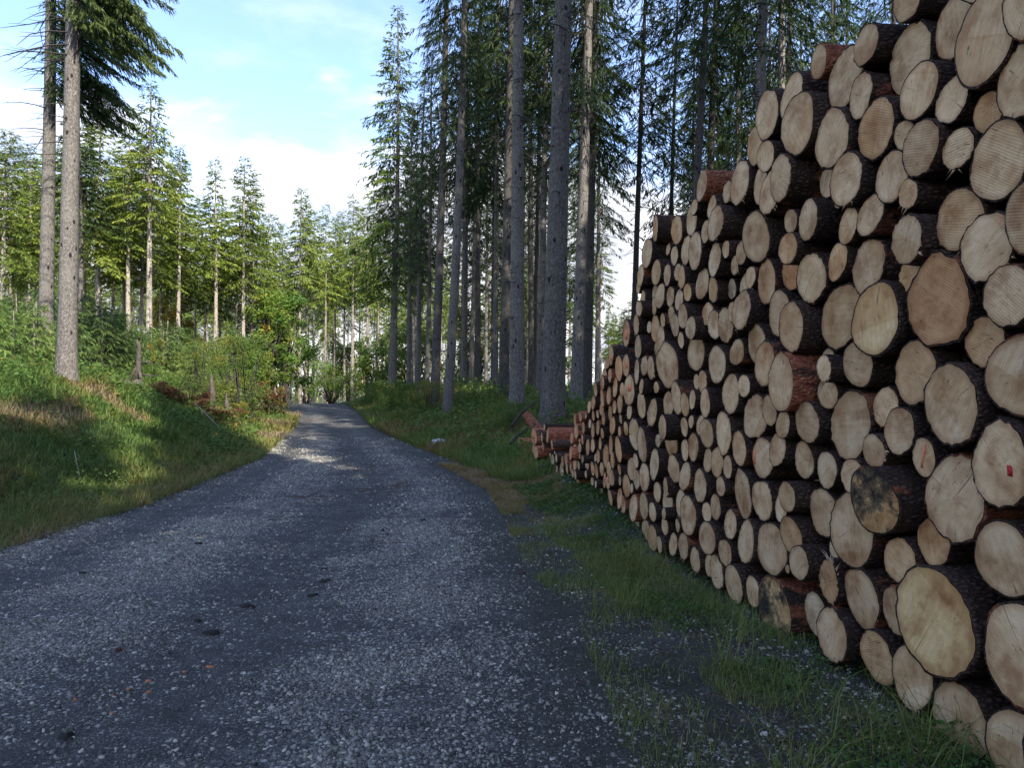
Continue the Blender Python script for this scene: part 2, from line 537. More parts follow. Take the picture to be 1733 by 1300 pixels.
gx = axis([(-400, -60, 20), (-60, -24, 2), (-24, 10, .25), (10, 30, 2), (30, 60, 5), (60, 400, 20)])
gy = axis([(-400, -20, 20), (-20, 2, 1), (2, 30, .25), (30, 60, .6), (60, 110, 3), (110, 400, 20)])
X, Y = np.meshgrid(gx, gy)
Z = ground(X, Y)
inroad = (X > Lx(Y) + .1) & (X < Rx(Y) - .05)
Z = Z - np.where(inroad, .05, 0)
nx, ny = len(gx), len(gy)
ii = (np.arange(ny - 1)[:, None] * nx + np.arange(nx - 1)[None, :]).ravel()
F = np.stack([ii, ii + 1, ii + 1 + nx, ii + nx], 1)
obj('ground', mesh_np('ground', np.stack([X.ravel(), Y.ravel(), Z.ravel()], 1), [F], mats=[m_ground()], smooth=True), kind='structure')

ry = axis([(-12, 2, .5), (2, 16, .12), (16, 62, .4)])
ru = np.concatenate([np.linspace(-.03, 1.0, 60), np.linspace(1.02, 1.17, 8)])
U, RY = np.meshgrid(ru, ry)
wob = (fbm(RY * .9, RY * 0 + 3.3, 21) - .5) * .5 + (fbm(RY * 4, RY * 0 + 1.3, 22) - .5) * .2
l_ = Lx(RY) + wob * .6
r_ = Rx(RY) + wob * .4
RX = l_ + (r_ - l_) * U
LANES = [(-.1, .5), (.05, .42), (.13, .03), (.20, .10), (.26, .7), (.32, 1.0), (.38, .6), (.46, .12), (.57, .03), (.64, .35), (.70, .85), (.76, .45), (.84, .06), (1.1, .12)]


def lane(u): return np.interp(u, [a for a, _ in LANES], [b for _, b in LANES])


uu = (RX - Lx(RY)) / (Rx(RY) - Lx(RY))
ln_ = lane(uu + (fbm(RY * .35, RY * 0, 31) - .5) * .07)
ln_ = ln_ * np.interp(RY, [0, 12, 22, 40], [1, 1, .75, .7]) + np.interp(RY, [12, 30], [0, .12])
edge = np.clip(1 - np.minimum(uu, (1 - uu) * .8) / .09, 0, 1)
edge = np.maximum(edge, .90 * ss((uu - .74) / .2) * (1 - ss((RY - 15) / 5)))
rut = -.035 * np.exp(-((uu - .15) / .05) ** 2) - .03 * np.exp(-((uu - .54) / .06) ** 2)
rut = rut * (1 - ss((RY - 30) / 20))
RZ = z_road(RY) + .008 + rut + (fbm(RX * 2, RY * 2, 41) - .5) * .035 - .10 * (U < 0)
w_ = ss((U - .97) / .05)
RZ = RZ * (1 - w_) + (ground(RX, RY) + .012) * w_ - .08 * (U > 1.16) - .12 * (U > 1.005) * ss((RY - 11.5) / 1.5)
road_nx = len(ru)
ii = (np.arange(len(ry) - 1)[:, None] * road_nx + np.arange(road_nx - 1)[None, :]).ravel()
F = np.stack([ii, ii + 1, ii + 1 + road_nx, ii + road_nx], 1)
obj('road', mesh_np('road', np.stack([RX.ravel(), RY.ravel(), RZ.ravel()], 1), [F], attrs={'lane': ln_.ravel(), 'edge': edge.ravel()},
                    mats=[m_road()], smooth=True), kind='structure')


def road_z(x, y):
    u = (x - Lx(y)) / (Rx(y) - Lx(y))
    rt = (-.035 * np.exp(-((u - .15) / .05) ** 2) - .03 * np.exp(-((u - .54) / .06) ** 2)) * (1 - ss((y - 30) / 20))
    return z_road(y) + .008 + rt + (fbm(x * 2, y * 2, 41) - .5) * .035


# loose stones lying on the road
def stones(N, ymin, ymax, smin, smax, seed, bias=1.6, allx=False):
    r = np.random.default_rng(seed)
    y = ymin + (ymax - ymin) * r.random(N * 5) ** bias
    u = r.random(N * 5) * 1.13
    x = Lx(y) + (Rx(y) - Lx(y)) * u
    x = np.where(np.abs(x) < y * .72 + .3, x, np.nan)
    den = lane(u + (fbm(y * .35, y * 0, 31) - .5) * .07) * .95 + .025
    den = np.where(u > .97, .07, den) * np.clip((fbm(x * 1.8 + 9, y * 1.8, 51) - .28) * 3.2, .12, 1.3)
    ok = (r.random(N * 5) < den) & np.isfinite(x)
    x, y = x[ok][:N], y[ok][:N]
    n = len(x)
    s = smin + (smax - smin) * r.random(n) ** 4.0
    k = 6
    ang = np.arange(k) / k * 2 * np.pi + r.random((n, k)) * 1.0 + r.random((n, 1)) * 6
    ra = s[:, None] * (.55 + .85 * r.random((n, k)))
    el = .55 + .45 * r.random((n, 1)); rot = r.random((n, 1)) * 6.28
    px = np.cos(ang) * ra; py = np.sin(ang) * ra * el
    qx = px * np.cos(rot) - py * np.sin(rot); qy = px * np.sin(rot) + py * np.cos(rot)
    zb = np.where(x > Rx(y), ground(x, y) + .012, road_z(x, y))
    h = s * (.18 + .38 * r.random(n))
    tilt = (r.random((n, 2)) - .5) * .8
    lo = np.stack([x[:, None] + qx, y[:, None] + qy, np.repeat((zb - .003)[:, None], k, 1)], 2)
    sh = .62 + .28 * r.random((n, k))
    up = np.stack([x[:, None] + qx * sh, y[:, None] + qy * sh, (zb + h)[:, None] + qx * tilt[:, :1] + qy * tilt[:, 1:]], 2)
    V = np.concatenate([lo, up], 1).reshape(-1, 3)
    base = (np.arange(n) * 12)[:, None]
    q = np.concatenate([np.stack([base[:, 0] + i, base[:, 0] + (i + 1) % k, base[:, 0] + 6 + (i + 1) % k, base[:, 0] + 6 + i], 1) for i in range(k)])
    top = base + np.arange(6, 12)[None, :]
    t = np.clip(r.normal(.5, .22, n), 0, .97)
    t[r.random(n) < .004] = 1.0
    return V, [q, top], np.repeat(t, 12)


M_STONE = m_stone()
V, Fs, t = stones(170000, 2.4, 9.5, .003, .0165, 1)
obj('gravel', mesh_np('gravel', V, Fs, attrs={'tint': t}, mats=[M_STONE]), kind='stuff', label='loose pale stone chips strewn over the dark gravel road', category='gravel')
V, Fs, t = stones(26000, 7, 22, .008, .026, 2, 1.3)
obj('gravel', mesh_np('gravel', V, Fs, attrs={'tint': t}, mats=[M_STONE]), kind='stuff', label='finer scatter of chips farther up the gravel road', category='gravel')


# grass ---------------------------------------------------------------
def blades(P, h, w, tint, seed, lean=.45, wind=(0, 0)):
    r = np.random.default_rng(seed)
    n = len(P)
    a = r.random(n) * 6.283
    d = np.stack([np.cos(a), np.sin(a)], 1)
    pa = np.stack([-d[:, 1], d[:, 0]], 1)
    L = h * (lean * (.3 + r.random(n) * 1.4))
    V = np.zeros((n, 5, 3), np.float32)
    for i, (t, ww) in enumerate(((0, 1), (.55, .8))):
        off = (d * L[:, None] + np.array(wind) * h[:, None]) * (t ** 1.8)
        zz = h * t
        for j, sg in enumerate((-1, 1)):
            V[:, i * 2 + j, :2] = P[:, :2] + off + pa * (w * ww * sg * .5)[:, None]
            V[:, i * 2 + j, 2] = P[:, 2] + zz
    V[:, 4, :2] = P[:, :2] + d * L[:, None] + np.array(wind) * h[:, None]
    V[:, 4, 2] = P[:, 2] + h * (1 - .25 * np.clip(L / h, 0, 1.5))
    b = (np.arange(n) * 5)
    q = np.stack([b, b + 1, b + 3, b + 2], 1)
    tr = np.stack([b + 2, b + 3, b + 4], 1)
    return V.reshape(-1, 3), [q, tr], np.repeat(np.clip(tint, 0, 1), 5)


def seen(x, y, m=1.0):
    return (np.abs(x) < y * .68 + m) & (y > 1.5)


def make_grass(N, yr, dfun, seed, hr, wr, tintf, densf, label, lean=.45, ybias=1.5):
    r = np.random.default_rng(seed)
    y = yr[0] + (yr[1] - yr[0]) * r.random(N) ** ybias
    x = dfun(y, r.random(N))
    ok = seen(x, y) & (r.random(N) < densf(x, y))
    x, y = x[ok], y[ok]
    n = len(x)
    zr_ = np.where((x > Lx(y) - .1) & (x < Rx(y) + .1), road_z(x, y), ground(x, y))
    P = np.stack([x, y, np.maximum(zr_, ground(x, y)) - .01], 1)
    cl = fbm(x * 1.7, y * 1.7, seed + 5)
    h = (hr[0] + (hr[1] - hr[0]) * r.random(n) ** 1.5) * (.45 + 1.1 * cl)
    w = (wr[0] + (wr[1] - wr[0]) * r.random(n)) * np.clip(y / 10, .7, 2.6)
    tint = tintf(x, y, r.random(n))
    V, Fs, t = blades(P, h, w, tint, seed + 1, lean)
    return obj('grass', mesh_np('grass', V, Fs, attrs={'tint': t}, mats=[M_GRASS]), kind='stuff', label=label, category='grass')


def t_left(x, y, q):
    dl = Lx(y) - x
    dry = fbm(x * .75 + 3, y * .5, 61)
    edge_ = np.clip(1 - dl / 1.9, 0, 1)
    t = .20 + .45 * (fbm(x * 2.2, y * 2.2, 63) - .3) + np.clip((dry - .60) * 4.2, 0, .6) + edge_ * .30
    t = np.where(q < .06, t + .35, t)
    return t + (q - .5) * .16


make_grass(330000, (4.2, 32), lambda y, q: Lx(y) - (-.18 + 9.5 * q ** 1.15), 101, (.06, .30), (.006, .013), t_left,
           lambda x, y: .25 + .9 * fbm(x * 2.4, y * 2.4, 71) * np.where(Lx(y) - x < .35, .5, 1), 'long tangled grass on the bank left of the road', lean=1.0)


def t_right(x, y, q):
    t = .34 + .5 * np.clip((fbm(x * .8, y * .6, 81) - .42) * 2.5, 0, 1) + np.where(q < .2, .25, 0)
    return t + (q - .5) * .15


make_grass(110000, (12.5, 47), lambda y, q: Rx(y) + (-.15 + 5.5 * q ** 1.3), 111, (.07, .36), (.007, .014), t_right,
           lambda x, y: .3 + .8 * fbm(x * 2, y * 2, 72), 'dry mixed grass on the verge right of the road', lean=.8, ybias=1.2)


def t_pile(x, y, q):
    return .24 + .42 * fbm(x * 2, y * 2, 83) * (.6 + q) + np.where(q > .90, .45, 0) + np.clip((y - 8) / 12, 0, .35)


make_grass(230000, (2.2, 15.5), lambda y, q: (2.56 - .155 * y) + .30 - q ** .85 * ((2.56 - .155 * y) + .95 - Rx(y)), 121, (.025, .10), (.0035, .008), t_pile,
           lambda x, y: np.clip((fbm(x * 2.2 + 4, y * 2.2, 73) - .34) * 3.6, .03, 1) * np.where((x > 2.56 - .155 * y - .05), .3, 1) * np.where(((2.56 - .155 * y) - x < .85) | (y > 8.2 + .8 * np.sin(x * 3)), 1, .30) * np.clip((y - 1) / 5, .6, 1),
           'short dark grass along the foot of the log pile', lean=.7, ybias=1.3)
# tussocks of long arching grass by the pile and on the bank
r = np.random.default_rng(131)
TP = []
for (x, y, n, s) in [(1.10, 6.6, 130, .20), (1.05, 7.0, 110, .2), (1.2, 6.0, 60, .18), (1.45, 4.9, 60, .15), (1.25, 4.4, 60, .16), (1.5, 3.6, 60, .2), (1.7, 3.3, 60, .2), (1.95, 3.5, 90, .25), (1.1, 3.0, 60, .12), (.85, 5.6, 60, .12), (.55, 8.4, 80, .25)]:
    TP.append(np.stack([x + r.normal(0, s * .45, n), y + r.normal(0, s * .45, n), np.zeros(n)], 1))
TP = np.concatenate(TP)
TP[:, 2] = ground(TP[:, 0], TP[:, 1]) - .01
n = len(TP)
V, Fs, t = blades(TP, .12 + .30 * r.random(n), .003 + .003 * r.random(n), .45 + .35 * r.random(n), 132, 1.3)
obj('grass', mesh_np('grass', V, Fs, attrs={'tint': t}, mats=[M_GRASS]), kind='stuff', label='long pale arching grass stems in front of the log ends', category='grass')


def leaves(P, size, tint, seed, up=.6, k=1):
    """small folded leaves: two tris each"""
    r = np.random.default_rng(seed)
    n = len(P)
    d = unit(r.normal(0, 1, (n, 3)) * np.array([1, 1, .5]))
    nrm = unit(r.normal(0, 1, (n, 3)) * (1 - up) + np.array([0, 0, up]))
    sd = unit(np.cross(d, nrm))
    s = size[:, None]
    V = np.stack([P - d * s * .5, P + sd * s * .30 + nrm * s * .06, P + d * s * .5, P - sd * s * .30 + nrm * s * .06], 1).reshape(-1, 3)
    b = np.arange(n) * 4
    return V, [np.stack([b, b + 1, b + 2], 1), np.stack([b, b + 2, b + 3], 1)], np.repeat(np.clip(tint, 0, 1), 4)


def weed_patch(N, yr, xf, seed, hz, size, label, tint=(.1, .5), yellow=.05, thr=.45):
    r = np.random.default_rng(seed)
    y = yr[0] + (yr[1] - yr[0]) * r.random(N) ** 1.3
    x = xf(y, r.random(N))
    f = fbm(x * 1.3, y * 1.3, seed)
    ok = seen(x, y) & (f > thr)
    x, y, f = x[ok], y[ok], f[ok]
    n = len(x)
    z = ground(x, y) + hz * r.random(n) * np.clip((f - thr) * 5, .25, 1)
    tt = tint[0] + (tint[1] - tint[0]) * r.random(n) + np.where(r.random(n) < yellow, .5, 0)
    V, Fs, t = leaves(np.stack([x, y, z], 1), size * (.5 + r.random(n)) * np.clip(y / 9, .8, 2.2), tt, seed + 1)
    obj('undergrowth', mesh_np('undergrowth', V, Fs, attrs={'tint': t}, mats=[M_LEAF]), kind='stuff', label=label, category='undergrowth')


weed_patch(60000, (5, 30), lambda y, q: Lx(y) - (.3 + 9 * q), 141, .40, .042, 'leafy weeds among the grass of the bank left of the road', thr=.47)
weed_patch(30000, (2.2, 12), lambda y, q: (2.56 - .155 * y) + .3 - q * 1.0, 143, .14, .030, 'small dark leaves under the log pile', tint=(0, .3), yellow=.01, thr=.46)
weed_patch(24000, (14, 40), lambda y, q: Rx(y) + .4 + 5 * q, 145, .55, .045, 'leafy weeds on the verge right of the road', tint=(.15, .6), yellow=.08, thr=.47)
# ------------------------------------------------------------------ the stacked logs
# sawn ends read off in six patches: (origin x, origin y, scale), then centre u, centre v, height
LOGS_RAW = [
 ((1033, 0, .2692), "578,1178,185 735,1205,135 820,1125,275 915,900,240 980,745,305 972,980,205 1060,1145,295 950,1180,235 995,1235,280 1180,745,390 1145,630,310 525,1310,110 640,1300,150"),
 ((1383, 0, .2692), "10,385,200 185,500,370 298,305,260 275,620,290 358,785,380 90,875,380 168,1105,335 595,360,430 645,550,370 850,600,310 540,845,190 635,920,345 885,930,260 480,1125,350 565,1205,180 335,1330,275 900,130,430 1025,210,580 1270,485,460 1085,690,260 1140,985,480 905,1410,430 1310,1410,440 1000,-140,380 1300,60,400 560,20,260"),
 ((1033, 350, .2692), "280,150,165 232,280,190 418,155,175 365,270,80 402,305,120 515,90,190 480,270,190 537,275,230 600,155,145 655,95,220 660,325,220 725,275,110 825,300,160 785,355,130 917,190,330 1137,100,160 1235,105,265 1110,280,220 1148,388,250 1270,420,315 190,420,130 287,400,165 358,425,135 425,410,110 450,430,150 575,470,190 648,505,170 885,452,140 990,490,300 1060,650,290 1127,730,315 178,510,90 205,590,165 178,630,110 308,575,160 278,630,110 378,573,130 435,572,140 483,535,120 163,745,130 287,750,175 332,705,95 387,685,115 410,755,160 453,685,155 100,795,165 174,875,155 315,835,165 445,830,110 503,775,165 543,895,260 615,685,165 660,725,200 728,725,235 762,670,130 817,670,265 920,845,275 962,965,290 1062,1078,350 800,900,175 672,1000,245 700,1010,130 355,1000,300 55,1015,165 97,1000,140 167,1050,165 212,1010,130 252,1010,150 30,1130,120 75,1150,95 60,1240,120 195,1130,95 120,1170,210 290,1130,80 543,1100,100 582,1110,140 838,1130,145"),
 ((1383, 350, .2692), "203,125,230 120,333,240 550,235,335 1050,220,440 330,400,350 158,705,430 350,675,450 595,415,230 755,600,590 1180,530,390 1053,865,330 1270,1040,520 265,965,290 630,1060,395 815,1200,520 38,1030,170 72,1190,200"),
 ((1033, 650, .2692), "195,130,170 263,180,175 368,115,160 420,105,205 465,118,150 513,108,130 593,105,185 755,80,250 910,225,285 998,165,200 1090,240,185 1230,220,260 65,220,65 58,300,70 98,280,95 122,165,115 50,415,165 155,320,215 195,380,220 57,540,70 60,610,65 58,720,140 82,760,110 160,490,95 135,545,145 162,605,130 210,585,180 103,630,145 135,655,65 145,765,175 210,770,175 265,805,125 280,492,215 325,285,170 385,330,235 468,260,125 507,245,90 570,270,130 602,295,190 472,412,145 525,410,185 397,548,190 472,587,185 562,655,210 298,670,130 345,660,130 365,735,185 335,810,80 343,890,115 425,885,90 450,770,180 483,840,240 213,905,90 230,930,130 263,955,175 307,1005,105 395,1010,145 463,1030,175 530,1092,165 607,955,205 608,800,130 660,778,155 618,470,155 668,483,200 740,535,165 695,635,125 710,295,265 810,405,230 842,668,330 957,755,285 965,480,260 1012,495,290 1045,430,200 1218,478,240 1105,725,200 1070,790,200 760,890,200 850,970,285 725,1075,180 628,1150,150 662,1170,210 773,1240,240 1012,1055,340 1135,970,250 1178,1105,230 1115,1165,60 900,1310,190 1022,1382,395"),
 ((1383, 650, .2692), "222,232,425 440,165,270 517,320,325 62,540,230 365,440,220 220,560,215 340,700,425 675,480,265 850,675,550 1125,550,515 50,835,330 215,910,470 738,1020,290 520,1115,300 1160,1065,470 76,1240,270"),
 ((1383, 950, .2692), "280,230,375 705,370,670 90,465,335 372,575,345 505,310,300 595,700,390 895,995,480 1300,590,640 1260,1200,520"),
 ((950, 740, .1538), "10,265,140 52,250,130 62,350,120 100,190,160 150,160,160 153,290,150 203,120,110 203,210,70 232,235,100 188,310,100 105,350,120 125,390,100 152,425,110 178,440,130 270,410,90 293,130,200 346,90,150 295,280,150 430,90,160 403,200,150 378,220,100 345,350,160 388,360,175 448,365,175 492,230,250 548,110,230 560,240,190 475,460,190 520,370,200 552,430,190 510,510,160 535,650,190 638,360,120 340,490,100 378,520,90 410,510,90"),
 ((850, 560, .2), "137,975,140 192,1045,95 268,900,150 292,930,120 265,1000,110 285,1040,125 310,1045,120 335,900,85 358,820,60 383,880,130 347,990,90 420,965,90 430,1085,80 458,1085,80 508,1100,105 540,1085,95 615,755,110 660,735,90 708,720,50 590,915,95 625,860,130 655,900,100 687,810,110 678,920,90 735,650,110 770,610,130 790,500,125 808,700,75 770,725,90 742,780,80 768,840,130 808,830,125 858,740,110 845,435,130 868,400,150 843,580,160 845,650,120 900,540,150 912,385,125 918,220,165 893,260,100 875,300,80 988,318,215 957,470,155 1017,495,125 1047,290,215 950,645,115 992,630,165 1003,750,90 985,845,110 1047,825,135 915,700,140 930,790,150 845,860,90"),
]
L = []
for (ox, oy, sc), txt in LOGS_RAW:
    for t3 in txt.split():
        u, v, h = map(float, t3.split(','))
        L.append((ox + u * sc, oy + v * sc, h * sc))
keep = []
for q in L:
    if all(math.hypot((q[0] - k[0]) * 1.6, q[1] - k[1]) > .30 * (q[2] + k[2]) * .5 for k in keep):
        keep.append(q)
L = np.array(keep)
DIRU = np.array([-.1532, .9882]); DIRN = np.array([.9882, .1532])
P00 = np.array([2.56, 0.0]); D0 = float(P00 @ DIRN)


def on_face(px, py, p):
    a = (px - CX) / FPX; c = (HY - py) / FPX
    t = (D0 - p) / (DIRN[0] * a + DIRN[1])
    return DIRU[0] * (t * a - P00[0]) + DIRU[1] * t, CAM_H + t * c, t


def to_px(s, z, p):
    x = P00[0] + DIRU[0] * s - DIRN[0] * p; y = DIRU[1] * s - DIRN[1] * p
    return CX + FPX * x / y, HY - FPX * (z - CAM_H) / y


NL = len(L)
pp = np.random.default_rng(3).normal(0, .03, NL)
dz = np.zeros(NL); ds = np.zeros(NL); shr = np.ones(NL)
for it in range(160):
    s, z, t = on_face(L[:, 0], L[:, 1], pp)
    s = s + ds; z = z + dz
    rr = L[:, 2] * .5 * t / FPX * shr
    dS = s[None, :] - s[:, None]; dZ = z[None, :] - z[:, None]
    dist = np.hypot(dS, dZ) + 1e-6
    ov = rr[None, :] + rr[:, None] + .004 - dist
    np.fill_diagonal(ov, -1)
    ov = np.where(ov > 0, ov, 0)
    mvS = -(ov * dS / dist * .5).sum(1)
    mvZ = -(ov * dZ / dist * .5).sum(1)
    eps = 1e-3
    s2, _, _ = on_face(L[:, 0], L[:, 1], pp + eps)
    g = ((s2 + ds) - s) / eps
    k = .35
    pp = np.clip(pp + k * mvS / g, -np.clip(rr * 1.3, .05, .22), np.clip(rr * 1.6, .08, .36)) * .998
    lim = .16 * rr
    dz = np.clip(dz + k * mvZ, -lim, lim)
    ds = np.clip(ds + k * .35 * mvS, -lim * .7, lim * .7)
    shr = np.clip(shr - .02 * ov.max(1) / rr + .0008, .94, 1)
s, z, t = on_face(L[:, 0], L[:, 1], pp); s = s + ds; z = z + dz
rr = L[:, 2] * .5 * t / FPX * shr * 1.025
print('LOGS', NL, 'max overlap', float(ov.max()), 'mean', float(ov[ov > 0].mean()))

ANG_PILE = math.atan2(DIRN[1], DIRN[0])


def log_mesh(r, seed, length=4.4, seg=28, poly=None, rough=0.0, taper=.012, bark_t=None):
    """local +X runs into the pile; returns (bark mesh data, face mesh data)"""
    q = np.random.default_rng(seed)
    th = np.arange(seg) / seg * 2 * np.pi
    a2, a3, a5 = q.uniform(.01, .075), q.uniform(0, .04), q.uniform(0, .02)
    f = 1 + a2 * np.cos(2 * th + q.uniform(0, 6)) + a3 * np.cos(3 * th + q.uniform(0, 6)) + a5 * np.cos(5 * th + q.uniform(0, 6))
    if poly:
        f = f * np.array([min(1.12, 1 / max(.2, max(math.cos(x - 1.0), math.cos(x + .9) * .95, math.cos(x - 3.0) * .9, math.cos(x + 2.4) * .85))) for x in th]) * .9
    jit = q.normal(0, .010 + rough, seg)
    bt = bark_t if bark_t is not None else np.clip(.055 * r, .004, .012)
    face_r = (r * f - bt) * (1 + jit * .7)
    tx, tz = q.normal(0, .05), q.normal(0, .06)          # the cut is never quite square
    if r < .04: tx = tz = 0
    xs = [0, .012, .06, .25] + [.25 + (length - .25) * k / 6 for k in (.7, 1.6, 2.8, 4.2, 6)]
    V = []
    bowy, bowz = q.normal(0, .01, 2)
    bump_ = q.normal(0, .020, (len(xs), seg))
    for i, xx in enumerate(xs):
        rad = r * f * (1 + (jit if i < 2 else bump_[i] * .8)) * (1 + taper * xx * (1 if seed % 2 else -1) * 2)
        if i == 0: rad = rad * 1.0
        if i >= 1: rad = rad * (1 + q.normal(0, .008))
        y = np.cos(th) * rad + bowy * xx * (length - xx) * .3; zz = np.sin(th) * rad + bowz * xx * (length - xx) * .3
        x = xx + (y * tx + zz * tz if i < 3 else 0)
        V.append(np.stack([np.broadcast_to(x, y.shape), y, zz], 1))
    # inner lip of the bark at the front, then the back cap ring
    y = np.cos(th) * face_r; zz = np.sin(th) * face_r
    inner = np.stack([y * tx + zz * tz + .002, y, zz], 1)
    V = [inner] + V
    n = len(V)
    V = np.concatenate(V)
    quads = []
    for i in range(n - 1):
        a = i * seg + np.arange(seg); b = i * seg + (np.arange(seg) + 1) % seg
        quads.append(np.stack([a, b, b + seg, a + seg], 1))
    cap = ((n - 1) * seg + np.arange(seg))[None, :]
    bark = (V, [np.concatenate(quads)[:, ::-1], cap])
    # sawn face in rings with a slight dish and roughness
    FV = []; rim = []
    for k, fr in enumerate((1.0, .9, .6, .25)):
        yy = y * fr; z2 = zz * fr
        FV.append(np.stack([yy * tx + z2 * tz - .001 + q.normal(0, .0012 + rough * .03, seg), yy, z2], 1)); rim += [fr] * seg
    FV = np.concatenate(FV + [np.array([[-.001, 0, 0]])]); rim.append(0)
    qf = []
    for i in range(3):
        a = i * seg + np.arange(seg); b = i * seg + (np.arange(seg) + 1) % seg
        qf.append(np.stack([a, a + seg, b + seg, b], 1))
    a = 3 * seg + np.arange(seg); b = 3 * seg + (np.arange(seg) + 1) % seg
    tri = np.stack([a, np.full(seg, 4 * seg), b], 1)
    return bark, (FV, [np.concatenate(qf), tri], np.array(rim)), (tx, tz)


# ends with a look of their own: photo position -> key
SPECIAL = {
 'mouldy': (1474, 838), 'orangebar': (1565, 779), 'redtag': (1686, 798), 'brown': (1586, 511), 'giant': (1573, 1050),
 'mossfoot': (1308, 1021), 'torn': (1403, 984), 'pith': (1602, 690), 'pithsmall': (1260, 830), 'square': (1129, 619),
 'redtop': (1189, 317), 'orangetop': (1386, 104), 'darktop': (1463, 82), 'jut': (1218, 622), 'redneck': (1319, 640),
 'orangespot': (1065, 665), 'mossy': (1108, 390), 'cracked': (1280, 401), 'longjut': (1207, 486), 'reddish': (1342, 454),
 'stained': (1624, 1218), 'ragged': (1543, 97), 'spalted': (1297, 200), 'bigtop': (1659, 57), 'sidered': (1293, 779),
 'split': (1340, 895), 'hollow': (1156, 785), 'lastlow': (877, 755), 'yellow': (1477, 532), 'tipbrown': (1426, 540), 'frayed': (1221, 728),
 'bottomend': (1722, 1270), 'sliver': (1247, 983),
}
TXT = {
 'mouldy': 'log end half blackened by mould, under the log with the orange painted stroke',
 'orangebar': 'log end with an orange painted stroke, between two big pale ends',
 'redtag': 'large pale log end with a small red tag stuck on it',
 'brown': 'largest brown-stained, coarse-grained log end high in the stack',
 'giant': 'huge yellowish log end jutting out low in the stack, saw lines across it',
 'mossfoot': 'log in the bottom row with black dirt over the lower half of its end',
 'torn': 'small log with a torn, splintered end just above the bottom rows',
 'pith': 'big round log end with a clear dark pith ring in its middle',
 'pithsmall': 'log end with a knot-like dark pith in the middle part of the stack',
 'square': 'log with an angular, almost kite-shaped end in the middle of the stack',
 'redtop': 'log with bare orange-red bark lying on top where the stack steps down',
 'orangetop': 'log on top of the stack with bright strips of peeled orange bark',
 'darktop': 'log with dark unbroken bark jutting out on top of the stack',
 'jut': 'thin log jutting far out of the stack, its dark bark showing',
 'redneck': 'pale log end with rusty red bark just behind the cut',
 'orangespot': 'narrow log end with a bright orange painted spot',
 'mossy': 'log with mossy red-flecked bark on the highest step of the lower stack',
 'cracked': 'tall pale log end with a fine crack down its middle',
 'longjut': 'slim log jutting out with long dark bark beside a pale narrow end',
 'reddish': 'narrow log end of reddish brown heartwood among pale ones',
 'stained': 'log end with scratches and brown smears above the lowest log',
 'ragged': 'big pale log end with a frayed fringe along its lower edge, near the top',
 'spalted': 'log end with grey speckled rot marks near the top edge',
 'bigtop': 'biggest pale log end of the top row, overlapping another one',
 'sidered': 'log end with an orange painted edge behind two paler ends',
 'split': 'half-hidden log end with a dark strip of bark hanging over it',
 'hollow': 'small log end with a splintered hole at its upper edge',
 'lastlow': 'red-barked log at the far end of the stack, nearest the grass',
 'yellow': 'egg-shaped yellowish log end left of the large brown-stained one',
 'tipbrown': 'dark narrow log end with a brown bruise at its lower tip',
 'frayed': 'pale upright log end with a black knot hole low on it',
 'bottomend': 'lowest log of the stack, cut off by the picture corner',
 'sliver': 'sawn end with a notch in its lower edge, resting on the bottom row',
}
SHORT = {
 'mouldy': 'the mouldy black log', 'orangebar': 'the log with the orange stroke', 'redtag': 'the log with the red tag', 'brown': 'the large brown-stained log',
 'giant': 'the huge jutting log', 'mossfoot': 'the dirt-blackened bottom log', 'torn': 'the torn small log', 'pith': 'the big log with the dark pith',
 'pithsmall': 'the log with the knot-like pith', 'square': 'the kite-shaped log end', 'redtop': 'the orange-red log on top', 'orangetop': 'the peeled orange log on top',
 'darktop': 'the dark-barked log on top', 'jut': 'the thin jutting log', 'redneck': 'the log with the rusty neck', 'orangespot': 'the orange-spotted log end',
 'mossy': 'the mossy red-flecked log', 'cracked': 'the cracked tall log end', 'reddish': 'the reddish brown log end', 'stained': 'the smeared log end by the corner',
 'ragged': 'the frayed pale log end', 'spalted': 'the speckled rotten log end', 'bigtop': 'the biggest top-row log', 'lastlow': 'the farthest red-barked log',
 'hollow': 'the log with the splintered hole', 'longjut': 'the slim jutting log', 'yellow': 'the egg-shaped yellowish log',
}
key = [None] * NL
for kname, (ax, ay) in SPECIAL.items():
    j = int(np.argmin(np.hypot(L[:, 0] - ax, L[:, 1] - ay) + np.array([1e3 if key[i] else 0 for i in range(NL)])))
    key[j] = kname
M_PAINT = m_plain('orange_paint', (.70, .22, .10), .7, .35, 60)
M_TAG = m_plain('red_tag', (.40, .015, .02), .5)
M_SPLINT = m_plain('wood_splinter', (.50, .36, .22), .8, .2, 40)

